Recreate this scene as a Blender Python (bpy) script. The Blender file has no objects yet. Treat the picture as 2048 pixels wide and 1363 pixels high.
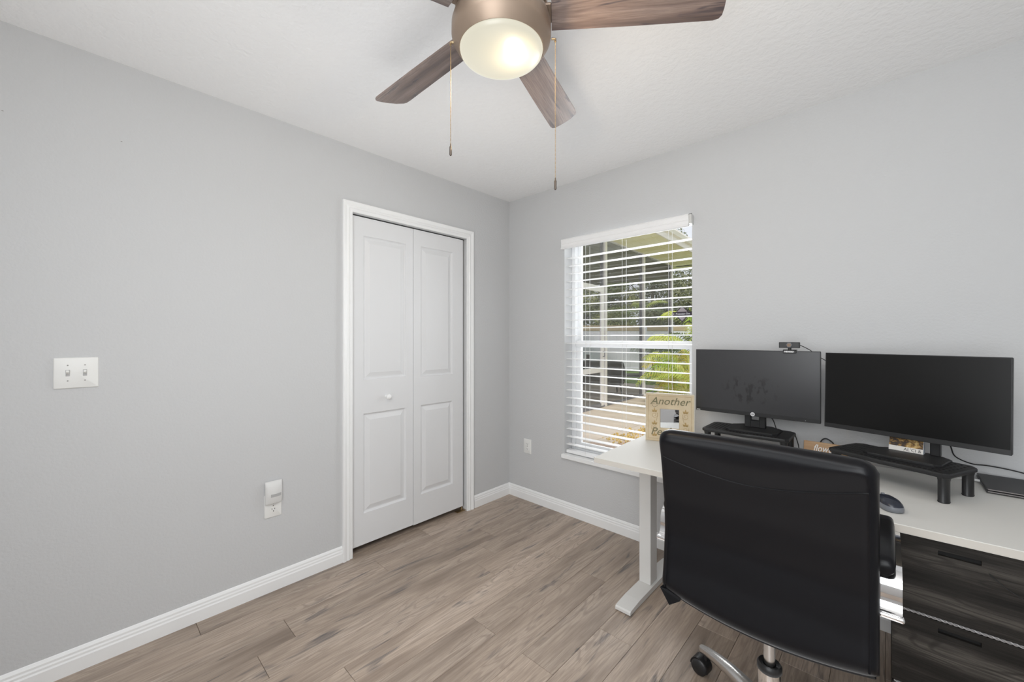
import bpy, bmesh, math, random
from mathutils import Vector, Matrix, Euler

random.seed(11)
scene = bpy.context.scene
COL = scene.collection
PI = math.pi
R = math.radians

# ------------------------------------------------------------------ camera
cam_data = bpy.data.cameras.new('camera')
cam_data.sensor_fit = 'HORIZONTAL'
cam_data.sensor_width = 36.0
cam_data.lens = 804.8 / 2048 * 36.0
cam_data.shift_y = -6.5 / 2048
cam_data.clip_start = 0.02
cam_data.clip_end = 300
cam = bpy.data.objects.new('camera', cam_data)
cam.location = (2.325, -2.448, 1.303)
cam.rotation_euler = (R(90), 0, R(43.13))
COL.objects.link(cam)
scene.camera = cam

# ------------------------------------------------------------------ world, lights, exposure
scene.view_settings.view_transform = 'Standard'
scene.view_settings.look = 'None'
scene.view_settings.exposure = -0.19
scene.view_settings.gamma = 1.0
scene.view_settings.use_curve_mapping = False
scene.cycles.use_denoising = True
scene.cycles.max_bounces = 10
scene.cycles.diffuse_bounces = 6
scene.cycles.transparent_max_bounces = 24
scene.cycles.sample_clamp_indirect = 6.0

world = bpy.data.worlds.new('sky')
scene.world = world
world.use_nodes = True
wb = world.node_tree.nodes['Background']
wb.inputs['Color'].default_value = (0.90, 0.94, 1.0, 1)
wb.inputs['Strength'].default_value = 1.10


def lamp(name, typ, loc, rot, energy, color=(1, 1, 1), **kw):
    d = bpy.data.lights.new(name, typ)
    d.energy = energy
    d.color = color
    for k, v in kw.items():
        setattr(d, k, v)
    o = bpy.data.objects.new(name, d)
    o.location = loc
    o.rotation_euler = rot
    COL.objects.link(o)
    return o


lamp('sun', 'SUN', (0, -6, 12), (R(42), 0, R(25)), 2.3, (1.0, 0.93, 0.80), angle=R(6))
# fill lamp added behind the camera; the wall there has no opening
lamp('back_fill', 'AREA', (2.30, -3.08, 1.4), (R(90), 0, R(-1)), 37, (0.94, 0.975, 1.0), shape='RECTANGLE', size=1.2, size_y=1.6)
# two added fill lamps: one under the ceiling facing down, one low facing up
lamp('ceiling_fill', 'AREA', (2.15, -2.50, 2.425), (0, 0, 0), 17, (0.94, 0.975, 1.0), shape='RECTANGLE', size=1.4, size_y=0.9)
lamp('up_fill', 'AREA', (1.50, -1.75, 0.25), (R(180), 0, 0), 5.0, (0.94, 0.975, 1.0), shape='RECTANGLE', size=1.9, size_y=1.9, spread=R(120))
# daylight falling through the window from the open sky
lamp('daylight', 'AREA', (1.02, 0.75, 1.45), (R(-82), 0, 0), 40, (0.94, 0.975, 1.0), shape='RECTANGLE', size=0.95, size_y=1.2)

# ------------------------------------------------------------------ materials
MATS = {}


class NT:
    def __init__(self, name):
        self.m = bpy.data.materials.new(name)
        self.m.use_nodes = True
        self.n = self.m.node_tree.nodes
        self.l = self.m.node_tree.links
        self.b = self.n['Principled BSDF']
        MATS[name] = self.m

    def node(self, typ, **kw):
        nd = self.n.new(typ)
        for k, v in kw.items():
            setattr(nd, k, v)
        return nd

    def link(self, a, b):
        self.l.new(a, b)

    def math(self, op, a, b=None):
        nd = self.n.new('ShaderNodeMath')
        nd.operation = op
        for i, v in enumerate((a, b)):
            if v is None:
                continue
            if isinstance(v, (int, float)):
                nd.inputs[i].default_value = v
            else:
                self.l.new(v, nd.inputs[i])
        return nd.outputs[0]

    def noise(self, vec, scale, detail=4, rough=0.55, dist=0.0):
        nd = self.n.new('ShaderNodeTexNoise')
        nd.inputs['Scale'].default_value = scale
        nd.inputs['Detail'].default_value = detail
        nd.inputs['Roughness'].default_value = rough
        nd.inputs['Distortion'].default_value = dist
        if vec is not None:
            self.l.new(vec, nd.inputs['Vector'])
        return nd.outputs['Fac']

    def ramp(self, fac, stops):
        nd = self.n.new('ShaderNodeValToRGB')
        e = nd.color_ramp.elements
        while len(e) < len(stops):
            e.new(0.5)
        for el, (p, c) in zip(e, stops):
            el.position = p
            el.color = (c, c, c, 1) if isinstance(c, (int, float)) else (*c, 1)
        self.l.new(fac, nd.inputs['Fac'])
        return nd.outputs['Color']

    def mix(self, fac, a, b, mode='MIX'):
        nd = self.n.new('ShaderNodeMix')
        nd.data_type = 'RGBA'
        nd.blend_type = mode
        for idx, v in ((0, fac), (6, a), (7, b)):
            if isinstance(v, (int, float)):
                nd.inputs[idx].default_value = v if idx == 0 else (v, v, v, 1)
            elif isinstance(v, tuple):
                nd.inputs[idx].default_value = (*v, 1)
            else:
                self.l.new(v, nd.inputs[idx])
        return nd.outputs[2]

    def coords(self, scale=(1, 1, 1), random_offset=False):
        tc = self.n.new('ShaderNodeTexCoord')
        out = tc.outputs['Object']
        if random_offset:
            oi = self.n.new('ShaderNodeObjectInfo')
            cb = self.n.new('ShaderNodeCombineXYZ')
            self.l.new(self.math('MULTIPLY', oi.outputs['Random'], 61.0), cb.inputs[0])
            self.l.new(self.math('MULTIPLY', oi.outputs['Random'], 37.0), cb.inputs[1])
            self.l.new(self.math('MULTIPLY', oi.outputs['Random'], 23.0), cb.inputs[2])
            ad = self.n.new('ShaderNodeVectorMath')
            ad.operation = 'ADD'
            self.l.new(out, ad.inputs[0])
            self.l.new(cb.outputs[0], ad.inputs[1])
            out = ad.outputs[0]
            self.rand = oi.outputs['Random']
        mp = self.n.new('ShaderNodeMapping')
        mp.inputs['Scale'].default_value = scale
        self.l.new(out, mp.inputs['Vector'])
        return mp.outputs[0]

    def bump(self, height, strength=0.2, distance=0.002):
        nd = self.n.new('ShaderNodeBump')
        nd.inputs['Strength'].default_value = strength
        nd.inputs['Distance'].default_value = distance
        self.l.new(height, nd.inputs['Height'])
        self.l.new(nd.outputs[0], self.b.inputs['Normal'])


def mat(name, color, rough=0.5, metal=0.0, spec=0.5, bump=None, var=None, emit=None, coat=0.0):
    t = NT(name)
    b = t.b
    b.inputs['Base Color'].default_value = (*color, 1)
    b.inputs['Roughness'].default_value = rough
    b.inputs['Metallic'].default_value = metal
    b.inputs['Specular IOR Level'].default_value = spec
    b.inputs['Coat Weight'].default_value = coat
    c = None
    if bump or var:
        c = t.coords()
    if bump:
        sc, st, di = bump
        t.bump(t.noise(c, sc, 3), st, di)
    if var:
        sc, amount = var
        f = t.ramp(t.noise(c, sc, 4), [(0.3, 1 - amount), (0.7, 1 + amount)])
        t.link(t.mix(1.0, color, f, 'MULTIPLY'), b.inputs['Base Color'])
    if emit:
        b.inputs['Emission Color'].default_value = (*emit[0], 1)
        b.inputs['Emission Strength'].default_value = emit[1]
    return t.m


def plaster(name, color, scale, strength, dist, rough=0.75):
    t = NT(name)
    c = t.coords()
    t.b.inputs['Base Color'].default_value = (*color, 1)
    t.b.inputs['Roughness'].default_value = rough
    t.b.inputs['Specular IOR Level'].default_value = 0.25
    n1 = t.noise(c, scale, 2, 0.5)
    h = t.ramp(n1, [(0.35, 0.0), (0.62, 1.0)])
    t.bump(h, strength, dist)
    return t.m


def wood(name, dark, mid, light, stretch, knot=(0.05, 0.045, 0.045), rough=0.4, ring=34, tone=0.18, knots=0.75, bump=0.12, streak=1.0, spec=0.5, kth=0.64):
    """streaky boards; `stretch` is the texture scale along x, y, z (small along the grain)"""
    t = NT(name)
    c = t.coords(stretch, True)
    g = stretch.index(min(stretch))
    mp = t.node('ShaderNodeMapping')
    mp.inputs['Scale'].default_value = [0.55 if k == g else 1.7 for k in range(3)]
    t.link(c, mp.inputs['Vector'])
    fine = t.noise(mp.outputs[0], 9.0, 8, 0.65, 0.25)
    broad = t.noise(c, 1.1, 3, 0.5, 0.3)
    fig = t.noise(c, 0.85, 2.2, 0.5, 0.8)
    rings = t.math('SINE', t.math('MULTIPLY', fig, ring * 2.0))
    rings = t.math('MULTIPLY', t.math('ADD', rings, 1.0), 0.5)
    base = t.ramp(broad, [(0.25, dark), (0.5, mid), (0.75, light)])
    base = t.mix(t.math('MULTIPLY', t.ramp(fine, [(0.35, 1.0), (0.6, 0.0)]), 0.55 * streak), base, dark)
    rm = t.math('MULTIPLY', t.ramp(rings, [(0.0, 1.0), (0.35, 0.0)]), t.ramp(broad, [(0.40, 0.0), (0.60, 0.6)]))
    base = t.mix(t.math('MULTIPLY', rm, 0.75 * streak), base, dark)
    kn = t.noise(c, 1.9, 3, 0.6, 0.7)
    km = t.math('MULTIPLY', t.ramp(kn, [(kth, 0.0), (kth + 0.08, 1.0)]), t.ramp(fine, [(0.35, 1.0), (0.65, 0.35)]))
    base = t.mix(t.math('MULTIPLY', km, knots), base, knot)
    tn = t.math('ADD', t.math('MULTIPLY', t.rand, 2 * tone), 1.0 - tone)
    cb = t.node('ShaderNodeCombineColor')
    for i in range(3):
        t.link(tn, cb.inputs[i])
    base = t.mix(1.0, base, cb.outputs[0], 'MULTIPLY')
    t.link(base, t.b.inputs['Base Color'])
    t.b.inputs['Roughness'].default_value = rough
    t.b.inputs['Specular IOR Level'].default_value = spec
    t.bump(fine, bump, 0.001)
    return t.m


M_wall = plaster('wall_paint', (0.59, 0.595, 0.602), 95, 0.22, 0.0016)
M_ceil = plaster('ceiling_paint', (0.90, 0.90, 0.90), 42, 0.30, 0.003)
M_trim = mat('white_gloss_paint', (0.88, 0.885, 0.885), 0.35)
M_door = mat('door_paint', (0.745, 0.75, 0.76), 0.38, bump=(120, 0.05, 0.001))
M_dark = mat('dark_gap', (0.015, 0.015, 0.017), 0.8)
M_plank = wood('oak_laminate', (0.20, 0.148, 0.112), (0.45, 0.358, 0.285), (0.555, 0.455, 0.375), (10.0, 1.35, 10.0), knot=(0.085, 0.080, 0.084), rough=0.40, ring=52, tone=0.10, spec=0.8, knots=0.9, kth=0.60)
M_groove = mat('plank_joint', (0.06, 0.045, 0.035), 0.8)
M_plate = mat('white_plate_plastic', (0.82, 0.82, 0.80), 0.35)
M_slotblk = mat('socket_slot', (0.02, 0.02, 0.02), 0.6)
M_screw = mat('screw_metal', (0.30, 0.29, 0.27), 0.4, 0.6)
M_vinyl = mat('white_vinyl', (0.86, 0.87, 0.88), 0.35)
M_slat = mat('blind_slat', (0.88, 0.88, 0.88), 0.40)
M_cord = mat('blind_cord', (0.75, 0.75, 0.74), 0.8)
M_clearplastic = mat('bracket_plastic', (0.62, 0.62, 0.60), 0.25)
M_desk = mat('desk_laminate', (0.66, 0.65, 0.62), 0.6, spec=0.2)
M_deskedge = mat('desk_edge_band', (0.54, 0.51, 0.465), 0.5, spec=0.25)
M_deskleg = mat('white_powder_coat', (0.66, 0.65, 0.63), 0.45)
M_black = mat('black_plastic', (0.014, 0.014, 0.015), 0.42)
M_blackmatte = mat('black_steel', (0.012, 0.012, 0.013), 0.5)
M_ventdark = mat('vent_dark', (0.003, 0.003, 0.003), 0.8)
M_rubber = mat('black_rubber', (0.012, 0.012, 0.012), 0.65)
M_cable = mat('black_cable', (0.012, 0.012, 0.013), 0.5)
M_whitecable = mat('white_cable', (0.75, 0.75, 0.74), 0.5)
M_logo = mat('logo_silver', (0.78, 0.78, 0.80), 0.3)
M_print = mat('white_print', (0.85, 0.85, 0.85), 0.6)
M_leather = mat('black_leather', (0.0035, 0.0035, 0.0048), 0.30, bump=(260, 0.06, 0.0005), spec=0.22)
M_leatherdark = mat('black_leather_trim', (0.004, 0.004, 0.005), 0.45, spec=0.15)
M_chrome = mat('chrome', (0.88, 0.88, 0.89), 0.08, 1.0)
M_brushed = mat('brushed_steel', (0.62, 0.61, 0.60), 0.26, 1.0)
M_bronze = mat('fan_bronze', (0.30, 0.225, 0.17), 0.42, 0.55, var=(6, 0.05))
M_blade = wood('barnwood_blade', (0.085, 0.058, 0.052), (0.23, 0.165, 0.14), (0.34, 0.265, 0.235), (2.0, 18.0, 18.0), knot=(0.035, 0.032, 0.045), rough=0.27, ring=30, tone=0.12, knots=0.95, spec=0.9, kth=0.58)
M_bladeedge = mat('blade_edge', (0.11, 0.07, 0.05), 0.5)
M_brass = mat('antique_brass', (0.45, 0.33, 0.19), 0.35, 0.9)
M_fob = mat('bronze_fob', (0.10, 0.08, 0.065), 0.35, 0.7)
M_cab = wood('blackened_wood', (0.004, 0.0035, 0.003), (0.026, 0.023, 0.020), (0.105, 0.094, 0.082), (1.6, 10.0, 15.0), knot=(0.003, 0.003, 0.003), rough=0.5, ring=46, tone=0.1, knots=0.6, bump=0.5, spec=0.2)
M_rope = mat('rope_silver', (0.32, 0.31, 0.31), 0.4, 0.3)
M_frame = wood('cream_distressed_wood', (0.42, 0.33, 0.21), (0.56, 0.46, 0.31), (0.64, 0.55, 0.40), (7, 7, 7), knot=(0.40, 0.31, 0.19), rough=0.6, ring=8, tone=0.02, knots=0.2, streak=0.25)
M_frameedge = mat('frame_edge_paint', (0.62, 0.57, 0.47), 0.6)
M_frametxt = mat('olive_lettering', (0.16, 0.145, 0.08), 0.7)
M_framegold = mat('gold_ornament', (0.42, 0.29, 0.12), 0.6)
M_mirror = mat('mirror_glass', (0.86, 0.88, 0.90), 0.02, 1.0)
M_pine = wood('pine_block', (0.36, 0.21, 0.10), (0.52, 0.33, 0.18), (0.62, 0.42, 0.25), (2.5, 18, 18), knot=(0.25, 0.13, 0.06), rough=0.55, ring=20, tone=0.02, knots=0.3)
M_mousetop = mat('mouse_dark', (0.020, 0.024, 0.036), 0.22)
M_mousegrey = mat('mouse_grey', (0.17, 0.18, 0.20), 0.35)
M_orange = mat('amber_dot', (0.7, 0.30, 0.08), 0.4)
M_laptop = mat('laptop_charcoal', (0.035, 0.035, 0.036), 0.45)
M_laptopedge = mat('laptop_edge_metal', (0.32, 0.30, 0.30), 0.3, 0.8)
M_card = mat('white_card', (0.78, 0.75, 0.71), 0.6)
M_cardside = mat('card_grey', (0.42, 0.45, 0.50), 0.6)
M_lens = mat('lens_copper', (0.16, 0.105, 0.07), 0.25, 0.3)
M_stickergrey = mat('sticker_grey', (0.26, 0.23, 0.24), 0.6)
M_stickerblk = mat('sticker_black', (0.02, 0.012, 0.02), 0.6)
M_nightlens = mat('night_light_lens', (0.72, 0.72, 0.71), 0.3)
M_nightwin = mat('sensor_window', (0.45, 0.45, 0.45), 0.4)
# outdoors
M_concrete = mat('patio_concrete', (0.66, 0.575, 0.495), 0.85, bump=(60, 0.2, 0.004), var=(3, 0.05))
M_paver = mat('brick_paver', (0.52, 0.39, 0.31), 0.85, var=(9, 0.15))
M_grass = mat('lawn_grass', (0.22, 0.36, 0.07), 0.9, var=(2.5, 0.35))
M_alu = mat('white_aluminium', (0.93, 0.91, 0.91), 0.4)
M_alugrey = mat('grey_aluminium', (0.20, 0.20, 0.225), 0.45)
M_soffit = mat('soffit_panel', (0.86, 0.82, 0.52), 0.6)
M_fascia = mat('fascia_paint', (0.82, 0.77, 0.72), 0.5)
M_porchceil = wood('porch_ceiling_boards', (0.16, 0.14, 0.09), (0.30, 0.28, 0.18), (0.40, 0.38, 0.26), (10, 1.2, 10), tone=0.05, knots=0.3)
M_shingle = mat('roof_shingle', (0.28, 0.25, 0.23), 0.9, var=(12, 0.2))
M_fence = mat('white_vinyl_fence', (0.80, 0.80, 0.93), 0.5)
M_fencecap = mat('tan_fence_cap', (0.48, 0.38, 0.26), 0.6)
M_stucco = mat('beige_stucco', (0.72, 0.60, 0.52), 0.85, bump=(60, 0.3, 0.005))
M_stained = wood('grey_stained_board', (0.16, 0.14, 0.13), (0.27, 0.24, 0.23), (0.40, 0.36, 0.34), (9, 9, 1.0), tone=0.2, knots=0.3, rough=0.6)
M_counter = mat('stone_counter', (0.35, 0.32, 0.30), 0.5, var=(30, 0.2))
M_grill = mat('black_grill_enamel', (0.018, 0.016, 0.016), 0.35)
M_bark = mat('bark', (0.20, 0.16, 0.12), 0.9, var=(20, 0.3))
M_palmtrunk = mat('grey_green_palm_trunk', (0.30, 0.31, 0.22), 0.85, var=(18, 0.25))
M_cane = mat('yellow_green_cane', (0.45, 0.46, 0.13), 0.6, var=(15, 0.2))
M_pebble = mat('straw_pebble', (0.56, 0.40, 0.13), 0.85, var=(14, 0.4))
M_pot = mat('terracotta_glaze', (0.20, 0.12, 0.09), 0.5)
M_petal = mat('white_petal', (0.85, 0.80, 0.78), 0.6)


def leaf_mat(name, a, b, scale=3.0):
    t = NT(name)
    c = t.coords((1, 1, 1), True)
    t.link(t.ramp(t.noise(c, scale, 3), [(0.35, a), (0.65, b)]), t.b.inputs['Base Color'])
    t.b.inputs['Roughness'].default_value = 0.5
    t.b.inputs['Specular IOR Level'].default_value = 0.3
    tl = t.node('ShaderNodeBsdfTranslucent')
    t.link(t.b.inputs['Base Color'].links[0].from_socket, tl.inputs['Color'])
    mx = t.node('ShaderNodeMixShader')
    mx.inputs[0].default_value = 0.35
    t.link(t.b.outputs[0], mx.inputs[1])
    t.link(tl.outputs[0], mx.inputs[2])
    t.link(mx.outputs[0], t.n['Material Output'].inputs['Surface'])
    return t.m


M_leafdark = leaf_mat('tree_leaf_dark', (0.14, 0.17, 0.08), (0.36, 0.37, 0.22), 0.8)
M_leafmid = leaf_mat('tree_leaf_mid', (0.18, 0.24, 0.07), (0.44, 0.46, 0.20), 0.8)
M_leafyellow = leaf_mat('shrub_leaf_yellow', (0.40, 0.50, 0.08), (0.72, 0.70, 0.22), 1.5)
M_frond = leaf_mat('areca_frond', (0.34, 0.52, 0.06), (0.80, 0.82, 0.26), 2.2)
M_frondgold = leaf_mat('areca_frond_gold', (0.62, 0.56, 0.08), (0.90, 0.78, 0.25), 2.2)
M_frondgreen = leaf_mat('porch_palm_frond', (0.09, 0.15, 0.04), (0.26, 0.34, 0.12), 2.0)
M_banana = leaf_mat('broad_leaf', (0.20, 0.42, 0.06), (0.38, 0.58, 0.12), 2.0)


def glass_mat(name, tint, gloss):
    t = NT(name)
    t.n.remove(t.b)
    tr = t.node('ShaderNodeBsdfTransparent')
    tr.inputs[0].default_value = (*tint, 1)
    gl = t.node('ShaderNodeBsdfGlossy')
    gl.inputs['Roughness'].default_value = 0.02
    fr = t.node('ShaderNodeFresnel')
    fr.inputs[0].default_value = 1.45
    mx = t.node('ShaderNodeMixShader')
    t.link(t.math('MULTIPLY', fr.outputs[0], gloss), mx.inputs[0])
    t.link(tr.outputs[0], mx.inputs[1])
    t.link(gl.outputs[0], mx.inputs[2])
    t.link(mx.outputs[0], t.n['Material Output'].inputs['Surface'])
    return t.m


M_glass = glass_mat('window_glass', (0.98, 0.98, 0.985), 0.8)


def screen_mat():
    t = NT('insect_screen')
    t.n.remove(t.b)
    tr = t.node('ShaderNodeBsdfTransparent')
    df = t.node('ShaderNodeBsdfDiffuse')
    df.inputs[0].default_value = (0.20, 0.20, 0.195, 1)
    mx = t.node('ShaderNodeMixShader')
    mx.inputs[0].default_value = 0.22
    t.link(tr.outputs[0], mx.inputs[1])
    t.link(df.outputs[0], mx.inputs[2])
    t.link(mx.outputs[0], t.n['Material Output'].inputs['Surface'])
    return t.m


M_screen = screen_mat()


def lcd_mat(name, base, rough, smudge):
    t = NT(name)
    c = t.coords()
    t.b.inputs['Base Color'].default_value = (*base, 1)
    t.b.inputs['Specular IOR Level'].default_value = 0.5 if smudge else 0.3
    if smudge:
        mp = t.node('ShaderNodeMapping')
        mp.inputs['Scale'].default_value = (34, 1, 20)
        t.link(c, mp.inputs['Vector'])
        n = t.noise(mp.outputs[0], 1.0, 2)
        # finger marks gathered in the middle of the panel
        sx = t.node('ShaderNodeSeparateXYZ')
        t.link(c, sx.inputs[0])
        dx = t.math('POWER', t.math('MULTIPLY', t.math('ADD', sx.outputs[0], 0.01), 7.2), 2.0)
        dz = t.math('POWER', t.math('MULTIPLY', t.math('ADD', sx.outputs[2], 0.035), 12.5), 2.0)
        reg = t.ramp(t.math('ADD', dx, dz), [(0.35, 1.0), (1.0, 0.0)])
        msk = t.math('MULTIPLY', t.ramp(n, [(0.52, 0.0), (0.62, 1.0)]), reg)
        col = t.mix(t.math('MULTIPLY', msk, 0.9), base, (base[0] * 0.15, base[1] * 0.15, base[2] * 0.15))
        t.link(col, t.b.inputs['Base Color'])
        t.link(t.math('ADD', t.math('MULTIPLY', msk, 0.2), rough), t.b.inputs['Roughness'])
    else:
        t.b.inputs['Roughness'].default_value = rough
    return t.m


M_lcd = lcd_mat('matte_display', (0.004, 0.004, 0.004), 0.30, False)
M_lcdsmudge = lcd_mat('smudged_display', (0.034, 0.034, 0.037), 0.32, True)


def photo_mat():
    t = NT('harvest_photo_print')
    c = t.coords((60, 60, 60))
    n = t.noise(c, 1.0, 4, 0.6, 0.6)
    t.link(t.ramp(n, [(0.34, (0.012, 0.014, 0.022)), (0.47, (0.10, 0.052, 0.02)), (0.56, (0.40, 0.22, 0.05)), (0.66, (0.62, 0.44, 0.18))]), t.b.inputs['Base Color'])
    t.b.inputs['Roughness'].default_value = 0.4
    return t.m


M_photo = photo_mat()


def bowl_mat():
    """frosted bowl lit from inside: brightest over the bulb that hangs off-centre"""
    t = NT('lit_frosted_bowl')
    c = t.coords()
    d = t.node('ShaderNodeVectorMath', operation='DISTANCE')
    t.link(c, d.inputs[0])
    d.inputs[1].default_value = (0.040, 0.012, -0.05)
    g = t.math('ADD', d.outputs['Value'], t.math('MULTIPLY', t.math('SUBTRACT', t.noise(c, 14, 2), 0.5), 0.05))
    st = t.ramp(g, [(0.040, (1.05, 1.05, 0.97)), (0.075, (0.97, 0.93, 0.76)), (0.12, (0.82, 0.735, 0.47)), (0.17, (0.95, 0.90, 0.73))])
    t.b.inputs['Base Color'].default_value = (0.03, 0.03, 0.025, 1)
    t.b.inputs['Roughness'].default_value = 0.3
    t.link(st, t.b.inputs['Emission Color'])
    t.b.inputs['Emission Strength'].default_value = 0.85
    return t.m


M_bowl = bowl_mat()

# ------------------------------------------------------------------ mesh helpers


def bx(bm, lo, hi, bev=0.0, seg=1, mtx=None):
    lo, hi = Vector(lo), Vector(hi)
    r = bmesh.ops.create_cube(bm, size=1.0)
    vs = r['verts']
    c, s = (lo + hi) / 2, hi - lo
    for v in vs:
        v.co = Vector((v.co.x * s.x, v.co.y * s.y, v.co.z * s.z)) + c
    if bev > 0:
        es = list({e for v in vs for e in v.link_edges})
        rr = bmesh.ops.bevel(bm, geom=es, offset=bev, segments=seg, affect='EDGES', profile=0.5)
        vs = list({v for f in rr['faces'] for v in f.verts} | {v for v in vs if v.is_valid})
    if mtx is not None:
        for v in vs:
            v.co = mtx @ v.co
    return vs


def loft(bm, rings, cap=True, closed=False):
    vr = [[bm.verts.new(p) for p in ring] for ring in rings]
    n = len(vr[0])
    m = len(vr)
    for i in range(m if closed else m - 1):
        a, b = vr[i], vr[(i + 1) % m]
        for j in range(n):
            k = (j + 1) % n
            try:
                bm.faces.new((a[j], a[k], b[k], b[j]))
            except ValueError:
                pass
    if cap and not closed:
        bm.faces.new(list(reversed(vr[0])))
        bm.faces.new(vr[-1])
    return vr


def tube(bm, pts, r, seg=8, cap=True, flat=None):
    pts = [Vector(p) for p in pts]
    rings = []
    prev = None
    for i, p in enumerate(pts):
        if i == 0:
            d = pts[1] - pts[0]
        elif i == len(pts) - 1:
            d = pts[-1] - pts[-2]
        else:
            d = (pts[i + 1] - pts[i]).normalized() + (pts[i] - pts[i - 1]).normalized()
        d = d.normalized()
        if prev is None:
            up = Vector((0, 0, 1)) if abs(d.z) < 0.9 else Vector((1, 0, 0))
            a = d.cross(up).normalized()
        else:
            a = (prev - d * prev.dot(d)).normalized()
        prev = a
        b = d.cross(a)
        rr = r[i] if isinstance(r, (list, tuple)) else r
        rings.append([p + a * (rr * math.cos(2 * PI * k / seg)) + b * (rr * (flat or 1) * math.sin(2 * PI * k / seg)) for k in range(seg)])
    loft(bm, rings, cap)


def cyl(bm, p0, p1, r0, r1=None, seg=16):
    tube(bm, [p0, p1], [r0, r0 if r1 is None else r1], seg)


def lathe(bm, prof, seg=32, center=(0, 0, 0), cap=True):
    cx, cy, cz = center
    rings = [[(cx + r * math.cos(2 * PI * k / seg), cy + r * math.sin(2 * PI * k / seg), cz + z) for k in range(seg)] for r, z in prof]
    loft(bm, rings, cap)


def prism(bm, poly, fn, a, b):
    """extrude a 2-D polygon: fn(u, v, t) -> 3-D point, t running a..b"""
    loft(bm, [[fn(u, v, a) for u, v in poly], [fn(u, v, b) for u, v in poly]])


def smooth_path(pts, n=8):
    pts = [Vector(p) for p in pts]
    out = []
    for i in range(len(pts) - 1):
        p0 = pts[max(i - 1, 0)]
        p1, p2 = pts[i], pts[i + 1]
        p3 = pts[min(i + 2, len(pts) - 1)]
        for k in range(n):
            t = k / n
            out.append(0.5 * ((2 * p1) + (p2 - p0) * t + (2 * p0 - 5 * p1 + 4 * p2 - p3) * t * t + (3 * p1 - p0 - 3 * p2 + p3) * t ** 3))
    out.append(pts[-1])
    return out


def rounded_rect(w, h, r, n=5, cx=0, cy=0):
    out = []
    for (sx, sy, a0) in ((1, 1, 0), (-1, 1, 90), (-1, -1, 180), (1, -1, 270)):
        for k in range(n + 1):
            a = R(a0 + 90 * k / n)
            out.append((cx + sx * (w / 2 - r) + r * math.cos(a), cy + sy * (h / 2 - r) + r * math.sin(a)))
    return out


def obj(name, bm, m, parent=None, smooth=False, world=False, loc=None, rot=None, mods=None):
    bmesh.ops.recalc_face_normals(bm, faces=bm.faces)
    me = bpy.data.meshes.new(name)
    if world and parent is not None:
        inv = parent.matrix_basis.inverted()
        if parent.parent is not None:
            inv = inv @ parent.parent.matrix_basis.inverted()
        bm.transform(inv)
    bm.to_mesh(me)
    bm.free()
    me.materials.append(m)
    o = bpy.data.objects.new(name, me)
    COL.objects.link(o)
    if parent is not None:
        o.parent = parent
    if loc is not None:
        o.location = loc
    if rot is not None:
        o.rotation_euler = rot
    if smooth:
        ang = smooth if isinstance(smooth, (int, float)) and smooth is not True else 40
        for p in me.polygons:
            p.use_smooth = True
        try:
            me.set_sharp_from_angle(angle=R(ang))
        except Exception:
            pass
    return o


def NB():
    return bmesh.new()


def tag(o, label=None, cat=None, group=None, kind=None):
    for k, v in (('label', label), ('category', cat), ('group', group), ('kind', kind)):
        if v:
            o[k] = v
    return o


def thing(name, label, cat, loc=(0, 0, 0), rot=(0, 0, 0), group=None):
    o = bpy.data.objects.new(name, None)
    o.empty_display_size = 0.05
    o.location = loc
    o.rotation_euler = rot
    o.matrix_basis = Matrix.LocRotScale(Vector(loc), Euler(rot), None)
    COL.objects.link(o)
    return tag(o, label, cat, group)


def struct_root(name, loc=(0, 0, 0)):
    o = bpy.data.objects.new(name, None)
    o.location = loc
    o.matrix_basis = Matrix.Translation(Vector(loc))
    COL.objects.link(o)
    o['kind'] = 'structure'
    return o


def struct(name, bm, m, smooth=False):
    o = obj(name, bm, m, smooth=smooth)
    o['kind'] = 'structure'
    return o


def text(name, body, size, m, parent, mtx, shear=0.0, depth=0.0006, bold=0.0, align='CENTER', space=1.0):
    cu = bpy.data.curves.new(name, 'FONT')
    cu.body = body
    cu.size = size
    cu.shear = shear
    cu.extrude = depth
    cu.offset = bold
    cu.align_x = align
    cu.space_character = space
    cu.resolution_u = 3
    tmp = bpy.data.objects.new(name + '_tmp', cu)
    COL.objects.link(tmp)
    dg = bpy.context.evaluated_depsgraph_get()
    me = bpy.data.meshes.new_from_object(tmp.evaluated_get(dg))
    bpy.data.objects.remove(tmp)
    bpy.data.curves.remove(cu)
    me.materials.clear()
    me.materials.append(m)
    me.transform(mtx)
    me.name = name
    o = bpy.data.objects.new(name, me)
    COL.objects.link(o)
    o.parent = parent
    return o


# text lying in the local xz plane, read from -y
FRONT = Matrix.Rotation(R(90), 4, 'X')


def at(x, y, z):
    return Matrix.Translation((x, y, z)) @ FRONT


# ------------------------------------------------------------------ room shell
RX, RY, H = 3.05, -3.12, 2.44
WX0, WX1, WZ0, WZ1 = 0.566, 1.481, 0.445, 2.036     # window opening
DY0, DY1, DZ = -1.355, -0.470, 2.048                # closet opening
T = 0.15

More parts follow.
